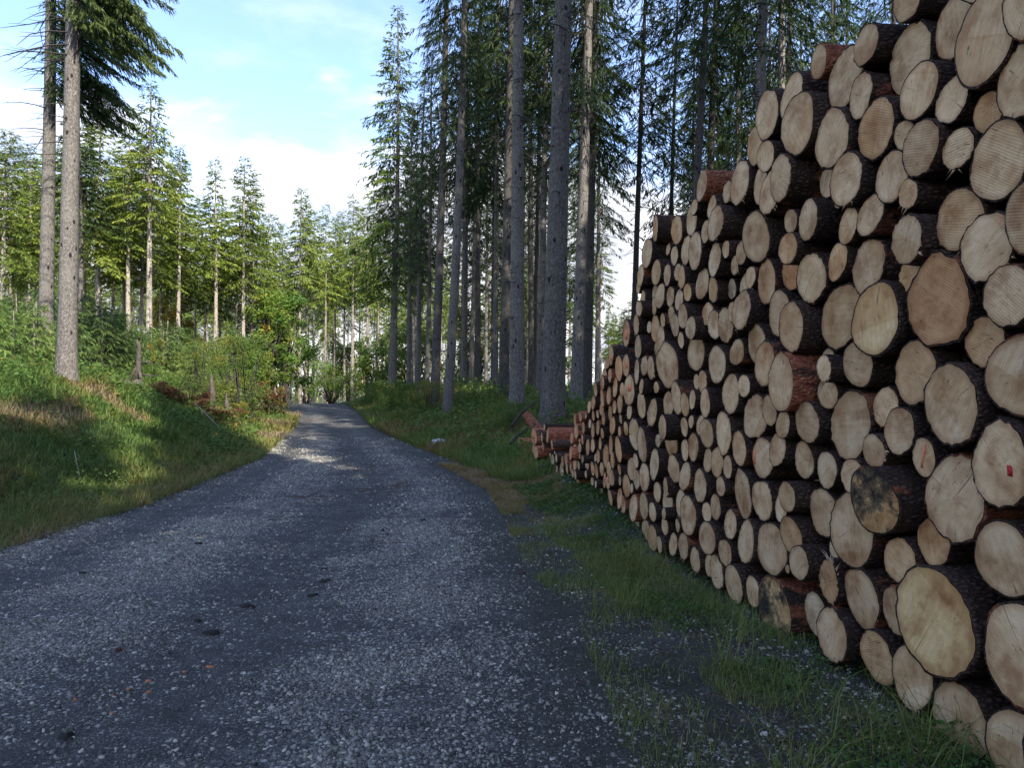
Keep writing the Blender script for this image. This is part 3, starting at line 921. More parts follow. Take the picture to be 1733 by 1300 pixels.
FXC = 2.6
used_labels = set()
order = np.argsort(-L[:, 2])
log_objs = []
LIMIT = 300
for rank, i in enumerate(order[:LIMIT]):
    q = np.random.default_rng(1000 + int(i))
    kn = key[i]
    px, py, h = L[i]
    seg = 40 if h > 60 else (28 if h > 25 else 16)
    rough = {'ragged': .03, 'torn': .07, 'brown': .02, 'spalted': .02, 'square': .0, 'hollow': .05}.get(kn, q.choice([0, .006, .012, .02]))
    taper = .004
    length = 4.4 if py < 1e9 else 4.4
    if px < 970: length = 1.6 if px > 895 else 1.1
    bark, face, (tx, tz) = log_mesh(rr[i], 500 + int(i), length, seg, poly=(kn == 'square'), rough=rough, taper=taper)
    o = obj('spruce_log', mesh_np('log_bark', bark[0], bark[1], mats=[M_BARK], smooth=True))
    pos = P00 + DIRU * s[i] - DIRN * pp[i]
    yaw = q.normal(0, .012)
    o.location = (pos[0], pos[1], z[i])
    o.rotation_euler = (0, q.normal(0, .006), ANG_PILE + yaw)
    red = float(np.clip(q.normal(-.02, .09) + (.12 if px < 985 else 0), -.2, .4))
    if kn in ('redtop', 'orangetop', 'lastlow'): red = .32
    if kn in ('redneck', 'mossfoot', 'mossy', 'torn'): red = .16
    bv = q.uniform(.7, 1.25)
    if px < 1000: bv *= 1.7; red += .08
    o.color = (bv, bv, bv, 1 - red)
    e = obj('sawn_end', mesh_np('sawn_end', face[0], face[1], attrs={'rim': face[2]}, mats=[M_SAWN]), o)
    warm = q.choice([0, 0, 0, 0, 1, 1, 2])
    base = {0: np.array([1.02, .95, .85]), 1: np.array([1.0, .93, .83]), 2: np.array([1.0, .85, .68])}[int(warm)] * q.uniform(.78, 1.04)
    if px < 1060: base = base * np.array([1.08, .93, .84])
    al = 1.0
    tone = {0: 'pale', 1: 'creamy', 2: 'orange-tan'}[int(warm)]
    if kn == 'brown': base = np.array([.78, .58, .42]); tone = 'brown'
    if kn == 'reddish': base = np.array([.85, .58, .40])
    if kn == 'yellow': base = np.array([1.02, .93, .72])
    if kn == 'giant': base = np.array([1.0, .90, .66])
    if kn == 'tipbrown': base = np.array([.74, .66, .52])
    if kn in ('mouldy', 'mossfoot'): al = .52; base = np.array([.95, .84, .62])
    if kn == 'spalted': al = .86
    if q.random() < .03 and kn is None: al = .90
    e.color = (float(base[0]), float(base[1]), float(base[2]), al)

    def patch(name, cy, cz, w, hh, mt, sk=0.0):
        r0 = rr[i]
        pts = [(-w, -hh), (w, -hh * .9), (w * .8, hh), (-w * .9, hh * .95)]
        Vp = [(-.0035 - .0002, (cy + a + sk * b) * r0, (cz + b) * r0) for a, b in pts]
        Vp = [(x + y * tx + zz * tz, y, zz) for x, y, zz in Vp]
        Vp += [(x + .002, y, zz) for x, y, zz in Vp]
        obj(name, mesh_np(name, np.array(Vp), [np.array([[3, 2, 1, 0], [4, 5, 6, 7], [0, 1, 5, 4], [1, 2, 6, 5], [2, 3, 7, 6], [3, 0, 4, 7]])], mats=[mt]), o)
    # local y points towards the far end of the pile (left in the photo)
    if kn == 'redtag': patch('tag', -.34, -.10, .085, .13, M_TAG, .15)
    elif kn == 'orangebar': patch('paint_mark', .02, .05, .09, .62, M_PAINT, -.25)
    elif kn == 'orangespot': patch('paint_mark', -.1, .15, .35, .22, M_PAINT)
    elif kn == 'sidered': patch('paint_mark', .75, -.05, .10, .36, M_PAINT)
    elif px < 1062 and q.random() < .34: patch('paint_mark', q.uniform(-.3, .3), q.uniform(-.4, .4), q.uniform(.2, .35), q.uniform(.18, .4), M_PAINT, q.normal(0, .3))
    if (kn in ('torn', 'hollow', 'ragged', 'frayed') or (q.random() < .16 and h > 30)):
        ns = 9 if kn in ('torn', 'ragged') else int(q.integers(2, 5))
        Vs = []; Fq = []
        a0 = q.uniform(3.4, 5.6) if kn != 'torn' else 2.0
        for k2 in range(ns):
            a = a0 + q.normal(0, .35); ra = rr[i] * .97
            c_ = np.array([0, math.cos(a) * ra, math.sin(a) * ra]); c_[0] = c_[1] * tx + c_[2] * tz
            ln = q.uniform(.02, .07) * (1.1 if kn == 'torn' else .8); wd = q.uniform(.002, .006)
            tip = c_ + np.array([-ln * q.uniform(0, .5), math.cos(a + q.normal(0, .6)) * ln, math.sin(a) * ln])
            side = np.array([wd, -math.sin(a) * wd * 1.5, math.cos(a) * wd * 1.5])
            b0 = len(Vs)
            Vs += [c_ - side + [.01, 0, 0], c_ + side - [0.004, 0, 0], tip, c_ + [-.004, 0, 0]]
            Fq += [[b0, b0 + 1, b0 + 2], [b0 + 1, b0 + 3, b0 + 2], [b0 + 3, b0, b0 + 2]]
        obj('splinter_fringe', mesh_np('splinter_fringe', np.array(Vs), [np.array(Fq)], mats=[M_SPLINT]), o)
    o['category'] = 'log'
    o['group'] = 'spruce logs in the big stack'
    log_objs.append((o, i, kn, tone))

# the logs too many to be told apart, as one object, then the dark interior fill and the stack beyond the frame
rest = [(s[i], z[i], rr[i], -pp[i]) for i in order[LIMIT:]]
allc = np.array([s, z, rr]).T
q = np.random.default_rng(77)
fill = []


def top_at(sv):
    m = np.abs(s - sv) < .22 + rr * .6
    return (z[m] + rr[m]).max() if m.any() else 0


smin_, smax_ = s.min(), s.max()
cur = allc.copy()
tops = {k: top_at(k * .05) for k in range(int(smin_ / .05) - 2, int(smax_ / .05) + 2)}
for rad in (.15, .12, .10, .085, .07, .055):
    N = 5000
    cs = q.uniform(smin_, smax_ - .2, N); cz = q.uniform(.0, 3.5, N)
    for a, b in zip(cs, cz):
        if b + rad > tops.get(int(a / .05), 0) - .08: continue
        xg, yg = P00 + DIRU * a
        if b - rad < ground(xg, yg) - .02: continue
        if (np.hypot(cur[:, 0] - a, cur[:, 1] - b) - cur[:, 2] - rad < -.012).any(): continue
        cur = np.vstack([cur, [a, b, rad]])
        fill.append((a, b, rad, q.uniform(.06, .40)))
print('FILL', len(fill))
cont = []
cur2 = cur[cur[:, 0] < smin_ + .8]
for rad in (.24, .19, .15, .12, .09):
    for a, b in zip(q.uniform(-1.2, smin_ + .3, 1500), q.uniform(-.0, 3.6, 1500)):
        if b + rad > 3.45 or b - rad < -.02: continue
        if (np.hypot(cur2[:, 0] - a, cur2[:, 1] - b) - cur2[:, 2] - rad < -.005).any(): continue
        # must stay outside the picture
        ppx = to_px(a + rad, b, .1)[0] if a + rad > .3 else 5000
        if a > .3 and to_px(a + rad * 1.05, b, .0)[0] < 1745: continue
        cur2 = np.vstack([cur2, [a, b, rad]])
        cont.append((a, b, rad, q.uniform(-.15, .15)))


def join_logs(name, items, label, seed, length=4.2):
    Vs = []; Qs = []; Ts = []; mi_q = []; mi_t = []; rims = []; nb = 0; caps = []
    for k, (a, b, rad, rec) in enumerate(items):
        bark, face, _ = log_mesh(rad, seed + k, length, 14)
        pos = P00 + DIRU * a + DIRN * rec
        ca, sa = math.cos(ANG_PILE), math.sin(ANG_PILE)
        R = np.array([[ca, -sa, 0], [sa, ca, 0], [0, 0, 1]])
        for (V, Fl, rim, mi) in ((bark[0], bark[1], np.zeros(len(bark[0])), 0), (face[0], face[1], face[2], 1)):
            Vs.append(V @ R.T + np.array([pos[0], pos[1], b]))
            rims.append(rim)
            for f in Fl:
                if f.shape[1] == 4: Qs.append(f + nb); mi_q += [mi] * len(f)
                elif f.shape[1] == 3: Ts.append(f + nb); mi_t += [mi] * len(f)
            nb += len(V)
    me = mesh_np(name, np.concatenate(Vs), [np.concatenate(Qs), np.concatenate(Ts)], attrs={'rim': np.concatenate(rims)}, mats=[M_BARK, M_SAWN], midx=mi_q + mi_t, smooth=False)
    return obj(name, me, kind='stuff', label=label, category='logs')


if rest: join_logs('stacked_logs', rest, 'smallest sawn log ends wedged in between the larger ones of the stack', 3000)
join_logs('stacked_logs', fill, 'set-back log ends in the dark gaps of the stack', 4000, 3.6)
if cont: join_logs('stacked_logs', cont, 'near end of the log stack running on out of the picture', 5000)

# names by neighbourhood: every unlabelled log is placed against a nearby log with a look of its own
pos_px = {int(i): L[i] for _, i, _, _ in log_objs}
marks = [(kn, L[i][0], L[i][1]) for _, i, kn, _ in log_objs if kn in SHORT]
DIRS = ['right of', 'above and right of', 'above', 'above and left of', 'left of', 'below and left of', 'below', 'below and right of']
med = {}
for o, i, kn, tone in sorted(log_objs, key=lambda a: -L[a[1]][2]):
    if kn:
        o['label'] = TXT[kn]; used_labels.add(TXT[kn]); continue
    d_mm = rr[i] * 2
    size = 'thick' if d_mm > .36 else ('medium' if d_mm > .22 else 'thin')
    best = None
    for kn2, mx, my in sorted(marks, key=lambda m: math.hypot(m[1] - L[i][0], (m[2] - L[i][1]) * .8)):
        ang = math.degrees(math.atan2(my - L[i][1], L[i][0] - mx)) % 360
        dd = DIRS[int((ang + 22.5) // 45) % 8]
        kkey = (kn2, dd, size, tone)
        cnt = med.get(kkey, [])
        if best is None or len(cnt) < best[1]:
            best = (kkey, len(cnt), dd, kn2)
            if len(cnt) < 1: break
        if math.hypot(mx - L[i][0], my - L[i][1]) > 260: break
    kkey, c, dd, kn2 = best
    med.setdefault(kkey, []).append((o, i))
mpos = {k: (x, y) for k, x, y in marks}
for (kn2, dd, size, tone), lst in med.items():
    mx, my = mpos[kn2]
    lst.sort(key=lambda a: math.hypot(L[a[1]][0] - mx, L[a[1]][1] - my))
    for k, (o, i) in enumerate(lst):
        o['label'] = (f'{size} {tone} log end {dd} {SHORT[kn2]}' if len(lst) == 1 else
                      f'{ORD[min(k,19)]} {size} {tone} log end {dd} {SHORT[kn2]}')

# ------------------------------------------------------------------ odd pieces round the stack
def tube(pts, radii, seg=8, cap=True):
    pts = np.array(pts, float); n = len(pts)
    V = []
    for k in range(n):
        d = unit((pts[min(k + 1, n - 1)] - pts[max(k - 1, 0)])[None])[0]
        a = np.cross(d, [0, 0, 1.0]); a = a / (np.linalg.norm(a) + 1e-9) if np.linalg.norm(a) > .1 else np.array([1.0, 0, 0])
        b = np.cross(a, d)
        th = np.arange(seg) / seg * 2 * np.pi
        V.append(pts[k] + radii[k] * (np.cos(th)[:, None] * a + np.sin(th)[:, None] * b))
    V = np.concatenate(V)
    Q = []
    for k in range(n - 1):
        a = k * seg + np.arange(seg); b = k * seg + (np.arange(seg) + 1) % seg
        Q.append(np.stack([a, b, b + seg, a + seg], 1))
    caps = [np.arange(seg)[None, ::-1], ((n - 1) * seg + np.arange(seg))[None, :]]
    return V, [np.concatenate(Q)] + (caps if cap else [])


def merge(parts):
    Vs = []; by = {}; nb = 0
    for V, Fl in parts:
        Vs.append(V)
        for f in Fl:
            by.setdefault(f.shape[1], []).append(f + nb)
        nb += len(V)
    return np.concatenate(Vs), [np.concatenate(v) for v in by.values()]


def wp(px, py, d):
    return np.array([at_px(px, d), d, CAM_H + (HY - py) / FPX * d])


a = wp(890, 702, 16.2); b = wp(914, 730, 15.4)
bk, fc, _ = log_mesh(.105, 9001, float(np.linalg.norm(a - b)) * .9, 24)
o = obj('spruce_log', mesh_np('log_bark', bk[0], bk[1], mats=[M_BARK], smooth=True), label='red-barked log leaning up against the far end of the stack', category='log', group='spruce logs in the big stack')
o.location = Vector(b); o.color = (1, 1, 1, .75)
o.rotation_euler = Vector(a - b).to_track_quat('X', 'Z').to_euler()
e = obj('sawn_end', mesh_np('sawn_end', fc[0], fc[1], attrs={'rim': fc[2]}, mats=[M_SAWN]), o)

q = np.random.default_rng(5)
pts = [wp(866, 722, 15.2), wp(880, 700, 15.4), wp(893, 690, 15.6), wp(912, 675, 15.8)]
obj('dead_branch', mesh_np('dead_branch', *tube(pts, [.035, .03, .022, .010]), mats=[M_TWIG]), label='thin bent dead branch leaning on the trunk beside the red-barked logs', category='branch')
pts = [wp(864, 752, 14.9), wp(876, 737, 15.1), wp(892, 726, 15.3)]
obj('dead_branch', mesh_np('dead_branch', *tube(pts, [.03, .026, .015]), mats=[M_TWIG]), label='short dark dead branch low down left of the red-barked logs', category='branch')
# dark stick in the grass by the small logs
g = lambda x, y, dz=0: np.array([x, y, float(ground(x, y)) + dz])
pts = [g(at_px(902, 13), 13.0, .05), g(at_px(920, 12.9), 12.9, .06), g(at_px(938, 12.7), 12.7, .04)]
obj('fallen_stick', mesh_np('fallen_stick', *tube(pts, [.035, .04, .02]), mats=[M_TWIG]), label='short black stick lying in the grass before the far logs', category='stick')
# ------------------------------------------------------------------ spruces
def trunk_mesh(seed, H, r0, seg=14, flare=.35, bend=.12):
    q = np.random.default_rng(seed)
    zs = np.concatenate([[-.5, 0, .15, .4, .9], np.linspace(1.8, H, 16)])
    th = np.arange(seg) / seg * 2 * np.pi
    bx, by = q.normal(0, bend, 2)
    V = []
    for zz in zs:
        t = np.clip(zz / H, 0, 1)
        rad = r0 * (1 - t) ** .78 * (1 + flare * math.exp(-max(zz, 0) / .35)) + .012
        lob = 1 + .05 * math.exp(-max(zz, 0) / .6) * np.cos(5 * th + q.uniform(0, 1)) + q.normal(0, .012, seg)
        cx = bx * math.sin(t * 3.1); cy = by * math.sin(t * 3.1)
        V.append(np.stack([cx + np.cos(th) * rad * lob, cy + np.sin(th) * rad * lob, np.full(seg, zz)], 1))
    V = np.concatenate(V)
    Q = []
    for k in range(len(zs) - 1):
        a = k * seg + np.arange(seg); b = k * seg + (np.arange(seg) + 1) % seg
        Q.append(np.stack([a, b, b + seg, a + seg], 1))
    return mesh_np('trunk', V, [np.concatenate(Q)], mats=[M_TRUNK], smooth=True)


def strips(base, d, side, L, w, drop, tint, cam_tilt=None):
    """n narrow drooping sprays, 2 quads each: base(n,3) dir(n,3) side(n,3)"""
    n = len(base)
    V = np.zeros((n, 6, 3), np.float32)
    for k, (t, ww) in enumerate(((0, .55), (.45, 1.0), (1.0, .12))):
        c = base + d * (L * t)[:, None]
        c[:, 2] -= drop * L * t * t
        V[:, 2 * k] = c - side * (w * ww * .5)[:, None]
        V[:, 2 * k + 1] = c + side * (w * ww * .5)[:, None]
    b = np.arange(n) * 6
    Q = np.concatenate([np.stack([b, b + 1, b + 3, b + 2], 1), np.stack([b + 2, b + 3, b + 5, b + 4], 1)])
    return V.reshape(-1, 3), Q, np.repeat(tint, 6)


def crown_mesh(seed, H, cb, cr, step=.36, nb=6, tw=.10, wid=.055, droop=.35, sector=None, lsc=1.0, thin=1.0, top_pow=.8, nsp=3, low_sparse=.3):
    q = np.random.default_rng(seed)
    zb = []; z_ = cb * H
    while z_ < H - .15:
        t = (z_ - cb * H) / (H - cb * H)
        for k in range(nb if t < .85 else 4):
            if q.random() < (low_sparse * (1 - t / .15) if t < .15 else .06): continue
            zb.append((z_ + q.uniform(-.15, .15), t))
        z_ += step * (1.0 - .45 * t) * q.uniform(.8, 1.2)
    zb = np.array(zb); n = len(zb); t = zb[:, 1]
    az = q.uniform(0, 6.283, n)
    if sector is not None:
        az = sector[0] + q.uniform(-1, 1, n) * sector[1]
    lob = 1 + .22 * np.sin(az * 2 + seed) + .15 * np.sin(az * 3 + zb[:, 0] * .9 + seed)
    Ln = cr * np.minimum(1, .5 + t * 5) * (1 - t) ** top_pow * lob * q.uniform(.62, 1.15, n) + .12
    a0 = np.where(t > .7, .25 + (t - .7) * 1.8, -.05 - .30 * (1 - t)) + q.normal(0, .08, n)
    dr = droop * (1 - t) ** .5
    hd = np.stack([np.cos(az), np.sin(az)], 1)

    def pt(bi, u):      # point on branch bi at u
        h = Ln[bi] * u
        z2 = zb[bi, 0] + Ln[bi] * (a0[bi] * u - dr[bi] * u * u + .40 * dr[bi] * u ** 4)
        return np.stack([hd[bi, 0] * h, hd[bi, 1] * h, z2], 1)
    # woody part: thin strips
    Vw = []; Qw = []; nb_ = 0
    us = [0, .35, .7, 1.0]
    idx = np.arange(n)
    P = [pt(idx, np.full(n, u)) for u in us]
    wv = np.stack([-hd[:, 1], hd[:, 0], np.zeros(n)], 1)
    ring = np.zeros((n, 4, 3, 3), np.float32)
    for k, u in enumerate(us):
        ww = (.010 + .012 * Ln)[:, None] * (1 - .85 * u)
        ring[:, k, 0] = P[k] + wv * ww * .5
        ring[:, k, 1] = P[k] - wv * ww * .5
        ring[:, k, 2] = P[k] + np.array([0, 0, -1]) * ww * .8
    Vw = ring.reshape(-1, 3); b = np.arange(n) * 12
    Q = []
    for k in range(3):
        for j in range(3):
            j2 = (j + 1) % 3
            Q.append(np.stack([b + k * 3 + j, b + k * 3 + j2, b + (k + 1) * 3 + j2, b + (k + 1) * 3 + j], 1))
    Qw = np.concatenate(Q)
    # side twigs
    cnt = np.maximum(2, (Ln / tw * thin).astype(int))
    bi = np.repeat(idx, cnt)
    m = len(bi)
    u = .10 + .90 * q.random(m) ** .75
    base = pt(bi, u)
    sgn = np.where(q.random(m) < .5, -1, 1)
    ang = az[bi] + sgn * q.uniform(.45, 1.15, m)
    tl = (.16 + .42 * Ln[bi] * (1 - u) * .6) * q.uniform(.6, 1.25, m)
    tip = u > .93
    ang = np.where(tip, az[bi] + q.normal(0, .3, m), ang)
    d = np.stack([np.cos(ang), np.sin(ang), a0[bi] * .4 - .12 + q.normal(0, .10, m)], 1)
    # each twig carries nsp sprays
    VV = []; QQ = []; TT = []; nbv = 0
    zfrac = (zb[bi, 1])
    for s_i in range(nsp):
        f = s_i / nsp + q.random(m) * .25
        bs = base + d * (tl * f)[:, None]
        bs[:, 2] -= .35 * tl * f * f
        dd = d + q.normal(0, .30, (m, 3)); dd[:, 2] -= q.uniform(.0, .9, m) * (1 - .6 * zfrac)
        dd = unit(dd)
        sd = unit(np.cross(dd, np.array([0, 0, 1.0]) + q.normal(0, .7, (m, 3))))
        ll = lsc * (.07 + tl * .28) * q.uniform(.6, 1.4, m)
        tint = np.clip(.42 + q.normal(0, .16, m) + .30 * (u - .6) + (.15 * (q.random(m) < .1)), 0, 1)
        V, Qd, T = strips(bs, dd, sd, ll, wid * q.uniform(.6, 1.4, m) * (1 + .0 * ll), q.uniform(.15, .6, m), tint)
        VV.append(V); QQ.append(Qd + nbv); TT.append(T); nbv += len(V)
    V = np.concatenate(VV + [Vw]); 
    Fq = np.concatenate(QQ + [Qw + nbv]); T = np.concatenate(TT + [np.zeros(len(Vw))])
    mi = np.zeros(len(Fq), int); mi[-len(Qw):] = 1
    return mesh_np('crown', V, [Fq], attrs={'tint': T}, mats=[M_NEEDLE, M_TWIG], midx=mi)


def dead_mesh(seed, H, z0, z1, n, lmin=.3, lmax=1.4, sector=None, droop=.25):
    q = np.random.default_rng(seed)
    parts = []
    for k in range(n):
        z_ = q.uniform(z0, z1); a = q.uniform(0, 6.283) if sector is None else sector[0] + q.uniform(-1, 1) * sector[1]
        l = lmin + (lmax - lmin) * q.random() ** 2.0 * (.4 + .6 * (z_ - z0) / max(.1, z1 - z0))
        up = q.uniform(-.35, .25)
        pts = []
        for u in (0, .3, .65, 1):
            aa = a + u * q.normal(0, .12)
            pts.append([math.cos(aa) * l * u, math.sin(aa) * l * u, z_ + l * (up * u - droop * u * u)])
        r_ = .006 + .007 * l
        parts.append(tube(pts, [r_ * 1.5, r_, r_ * .7, r_ * .3], 4, False))
        if l > .7:
            for j in range(int(l * 3)):
                u = q.uniform(.3, .95); p0 = np.array([np.interp(u, (0, .3, .65, 1), [p[c] for p in pts]) for c in range(3)])
                aa = a + q.choice([-1, 1]) * q.uniform(.4, 1.0); ll = l * q.uniform(.15, .35)
                p1 = p0 + np.array([math.cos(aa) * ll, math.sin(aa) * ll, q.uniform(-.25, .05) * ll])
                parts.append(tube([p0, p1], [r_ * .45, r_ * .2], 3, False))
    V, F = merge(parts)
    return mesh_np('dead_branches', V, F, mats=[M_TWIG])


# shared variants: (trunk, crown, dead branches, height)
H0 = 22.0
print('building crowns')
TR = [trunk_mesh(10 + k, H0, .20, bend=.10) for k in range(4)]
TALL = [crown_mesh(20 + k, H0, cb_, cr_, nb=5, droop=dr_, wid=.030, nsp=7, thin=.85, step=.42, low_sparse=ls_) for k, (cb_, cr_, dr_, ls_) in enumerate(((.42, 2.0, .45, .6), (.36, 2.2, .6, .5), (.50, 1.7, .4, .7), (.40, 2.1, .7, .5)))]
FULL = [crown_mesh(30, H0, .45, 2.3, nb=6, wid=.052, nsp=5, thin=1.2), crown_mesh(31, H0, .54, 2.0, nb=6, wid=.052, nsp=5, thin=1.1), crown_mesh(32, H0, .41, 2.5, nb=5, wid=.052, nsp=5, droop=.5, thin=1.2),
        crown_mesh(33, H0, .50, 1.8, nb=5, wid=.050, nsp=5, thin=1.1, low_sparse=.6)]
LOWC = crown_mesh(35, H0, .06, 3.0, nb=5, wid=.10, nsp=2, thin=.7, step=.5)
DEAD = [dead_mesh(40 + k, H0, 1.6, 11.0, 130, .15) for k in range(3)]
for k, c in enumerate(TALL + FULL): print('crown', k, len(c.polygons))


def spruce(px, d, H, r, label, crown, variant=0, lean=.018, cw=1.0, group=None, dead=True, trunk_col=(1, 1, 1, 1), crown_col=(1, 1, 1, 1), x=None, rz=None, sink=.1, name='spruce_tree', deadm=None, cat='tree'):
    q = np.random.default_rng(int(abs(px) * 7 + abs(d) * 31) + variant)
    X_ = at_px(px, d) if x is None else x
    z0 = float(ground(X_, d)) - sink
    t = empty(name, (X_, d, z0), label=label, category=cat)
    if group: t['group'] = group
    t.rotation_euler = (q.normal(0, .008), lean, 0)
    rz = q.uniform(0, 6.28) if rz is None else rz
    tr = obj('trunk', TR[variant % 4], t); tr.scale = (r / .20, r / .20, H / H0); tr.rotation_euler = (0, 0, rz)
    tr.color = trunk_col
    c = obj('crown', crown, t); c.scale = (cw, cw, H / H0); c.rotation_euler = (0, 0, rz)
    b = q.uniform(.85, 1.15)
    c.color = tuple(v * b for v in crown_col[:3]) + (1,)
    if dead:
        dm = obj('dead_branches', deadm or DEAD[variant % 3], t); dm.scale = (1, 1, H / H0); dm.rotation_euler = (0, 0, rz)
    return t


# --- the two thick trees on the bank, left
CR_A = crown_mesh(50, 20.0, .385, 2.1, nb=6, sector=(.15, 1.0), step=.24, tw=.045, wid=.020, droop=.42, low_sparse=.1, nsp=12, lsc=.62)
DD_A = dead_mesh(51, 20, 4.0, 12.0, 46, .6, 1.9, sector=(math.pi, .8))
t = spruce(112, 16, 20, .185, 'thick grey spruce trunk on the bank, dark drooping branches on one side only', CR_A, 1, lean=.004, rz=0, deadm=DD_A, sink=.12)
for c in t.children:
    if c.name.startswith('crown'): c.scale = (.86, .86, 1)
    if c.name.startswith('dead'): c.scale = (1, 1, 1)
DD_B = dead_mesh(52, 20, 5.0, 13.0, 60, .5, 1.7, sector=(math.pi, 1.3))
spruce(76, 21, 22, .19, 'leaning dark spruce trunk just behind the thick one on the bank', CR_A, 2, lean=.022, rz=0, deadm=DD_B)
spruce(131, 36, 13, .14, 'grey spruce trunk half hidden behind the thick one on the bank', FULL[1], 3, lean=.008)

# --- right-hand wood, the trunks one can tell apart: px, depth, height, radius, lean, crown kind, trunk tone with sun and shade in it, label
RW = [
 (935, 18.0, 26, .27, .030, 2, .72, 'thickest grey spruce trunk right behind the far end of the log stack'),
 (875, 20.0, 24, .19, .010, 2, .95, 'pale grey spruce trunk left of the thickest one, base behind red-barked logs'),
 (974, 22.5, 24, .17, .026, 1, 1.05, 'sunlit pale spruce trunk right of the thickest one'),
 (852, 25.0, 23, .16, .020, 0, .5, 'very dark spruce trunk close left of the pale grey one'),
 (993, 25.0, 22, .15, .018, 1, .45, 'dark spruce trunk behind the sunlit pale one'),
 (1069, 26.0, 20, .11, .036, 3, .32, 'slim black trunk standing free against the white sky'),
 (1129, 31.0, 20, .11, .030, 1, .32, 'thin black trunk, second one against the white sky'),
 (1152, 23.0, 22, .14, .045, 0, .6, 'dark trunk with a pale patch above the step in the stack'),
 (1193, 27.0, 23, .16, .035, 3, .3, 'black trunk with dense hanging boughs above the orange-red log'),
 (1274, 20.0, 22, .17, .018, 0, 1.2, 'light grey trunk rising behind the high part of the stack'),
 (1316, 23.0, 22, .15, .004, 3, 1.4, 'pale smooth trunk with black knots behind the top of the stack'),
 (757, 24.0, 23, .15, .022, 0, .9, 'pale knotty trunk, thickest at the verge left of the dark wood'),
 (735, 27.0, 23, .16, .024, 1, .6, 'grey rough trunk just left of the pale knotty one'),
 (707, 33.0, 14.5, .12, .022, 3, .8, 'slim grey trunk, third from the road edge of the right wood'),
 (692, 36.0, 14, .12, .012, 0, .8, 'slim dark trunk, second from the road edge of the right wood'),
 (660, 40.0, 20.8, .17, .018, None, 1.0, 'tall tree with a sunlit pointed top at the edge of the right wood'),
 (667, 44.0, 15, .14, .012, 2, .8, 'trunk close behind the tall pointed tree'),
 (722, 31.0, 14, .10, .012, 1, .7, 'thin trunk between the grey rough and the slim grey one'),
 (783, 36.0, 22, .12, .012, 0, .8, 'thin grey trunk right of the pale knotty one'),
 (796, 40.0, 21, .12, .010, 1, 1.1, 'thin pale trunk in the middle of the right wood'),
 (808, 34.0, 22, .11, .010, 3, .5, 'thin dark trunk in the middle of the right wood'),
 (822, 48.0, 22, .12, .010, 0, 1.4, 'thin sunlit trunk deep in the right wood'),
 (838, 30.0, 22, .11, .012, 1, .8, 'slim grey trunk left of the very dark one'),
 (901, 34.0, 22, .12, .012, 2, .7, 'dim trunk in the gap between the pale grey and the thickest one'),
 (893, 45.0, 20, .11, .010, 3, 1.4, 'bright thin trunk in the gap left of the thickest one'),
 (1010, 42.0, 22, .12, .010, 1, 1.3, 'bright thin trunk in the gap above the low end of the stack'),
]
PT = crown_mesh(60, H0, .26, 2.7, nb=7, wid=.045, nsp=5, droop=.35, top_pow=.9)
for k, (px, d, H, r, lean, cv, tc_, lab) in enumerate(RW):
    cm = PT if cv is None else TALL[cv]
    spruce(px, d, H, r, lab, cm, k, lean=lean, trunk_col=(tc_, tc_, tc_, 1), crown_col=(.62, .68, .66, 1) if cv is not None else (2.2, 2.0, 1.3, 1), cw=(.55 if px < 740 else .72 if px < 780 else .95) if cv is not None else 1.1)  # crown tints carry the wood's shade, the pointed tree's its sunlight
# fillers of the right wood, their shade put into darker tints
q = np.random.default_rng(404)
cnt = 0; pts = []
while cnt < 46:
    d = q.uniform(26, 62); px = q.uniform(700, 1560)
    x = at_px(px, d)
    if 990 < px < 1170: continue
    if px < 780 and d < 40: continue
    if x < float(Rx(d)) + 2.0 or any(math.hypot(x - a, d - b) < 2.6 for a, b in pts): continue
    pts.append((x, d)); tcv = q.choice([.35, .5, .7, 1.0]); 
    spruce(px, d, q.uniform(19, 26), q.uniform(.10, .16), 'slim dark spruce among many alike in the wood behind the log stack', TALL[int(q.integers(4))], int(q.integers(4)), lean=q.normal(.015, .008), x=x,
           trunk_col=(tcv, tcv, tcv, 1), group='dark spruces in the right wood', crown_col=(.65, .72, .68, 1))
    cnt += 1

# --- left wood behind the saplings: px, depth, top row in photo, radius
LW = [(5, 38, 215, .14), (45, 44, 235, .11), (57, 48, 265, .10), (20, 52, 220, .10), (41, 56, 250, .13), (86, 40, 235, .11), (166, 38, 160, .15), (188, 46, 240, .11), (208, 42, 250, .10), (218, 38, 200, .13),
      (236, 41, 215, .12), (252, 37, 128, .16), (270, 46, 250, .10), (298, 43, 238, .13), (304, 47, 265, .10), (331, 50, 330, .09), (345, 52, 330, .09), (363, 44, 262, .13), (371, 55, 330, .10),
      (401, 50, 330, .11), (413, 46, 262, .13), (425, 50, 300, .12), (437, 54, 370, .12), (452, 58, 355, .12), (142, 44, 205, .11), (-25, 42, 200, .14), (-50, 50, 200, .14), (110, 52, 215, .12)]
LW.sort()
for k, (px, d, ty, r) in enumerate(LW):
    z0 = float(ground(at_px(px, d), d))
    H = CAM_H + (HY - ty) / FPX * d - z0
    spruce(px, d, H, r, f'sunlit pale-trunked spruce, {ordinal(k)} from the left in the wood behind the saplings', FULL[(k * 3) % 4], k, lean=.006 + .004 * (k % 3),
           cw=np.clip(H / 17, .9, 1.3), trunk_col=(2.5, 2.4, 2.2, 1), crown_col=(2.6, 2.3, 1.3, 1), group='sunlit spruces left of the road')  # sunlight partly painted: trunk and crown tints lifted well above the material
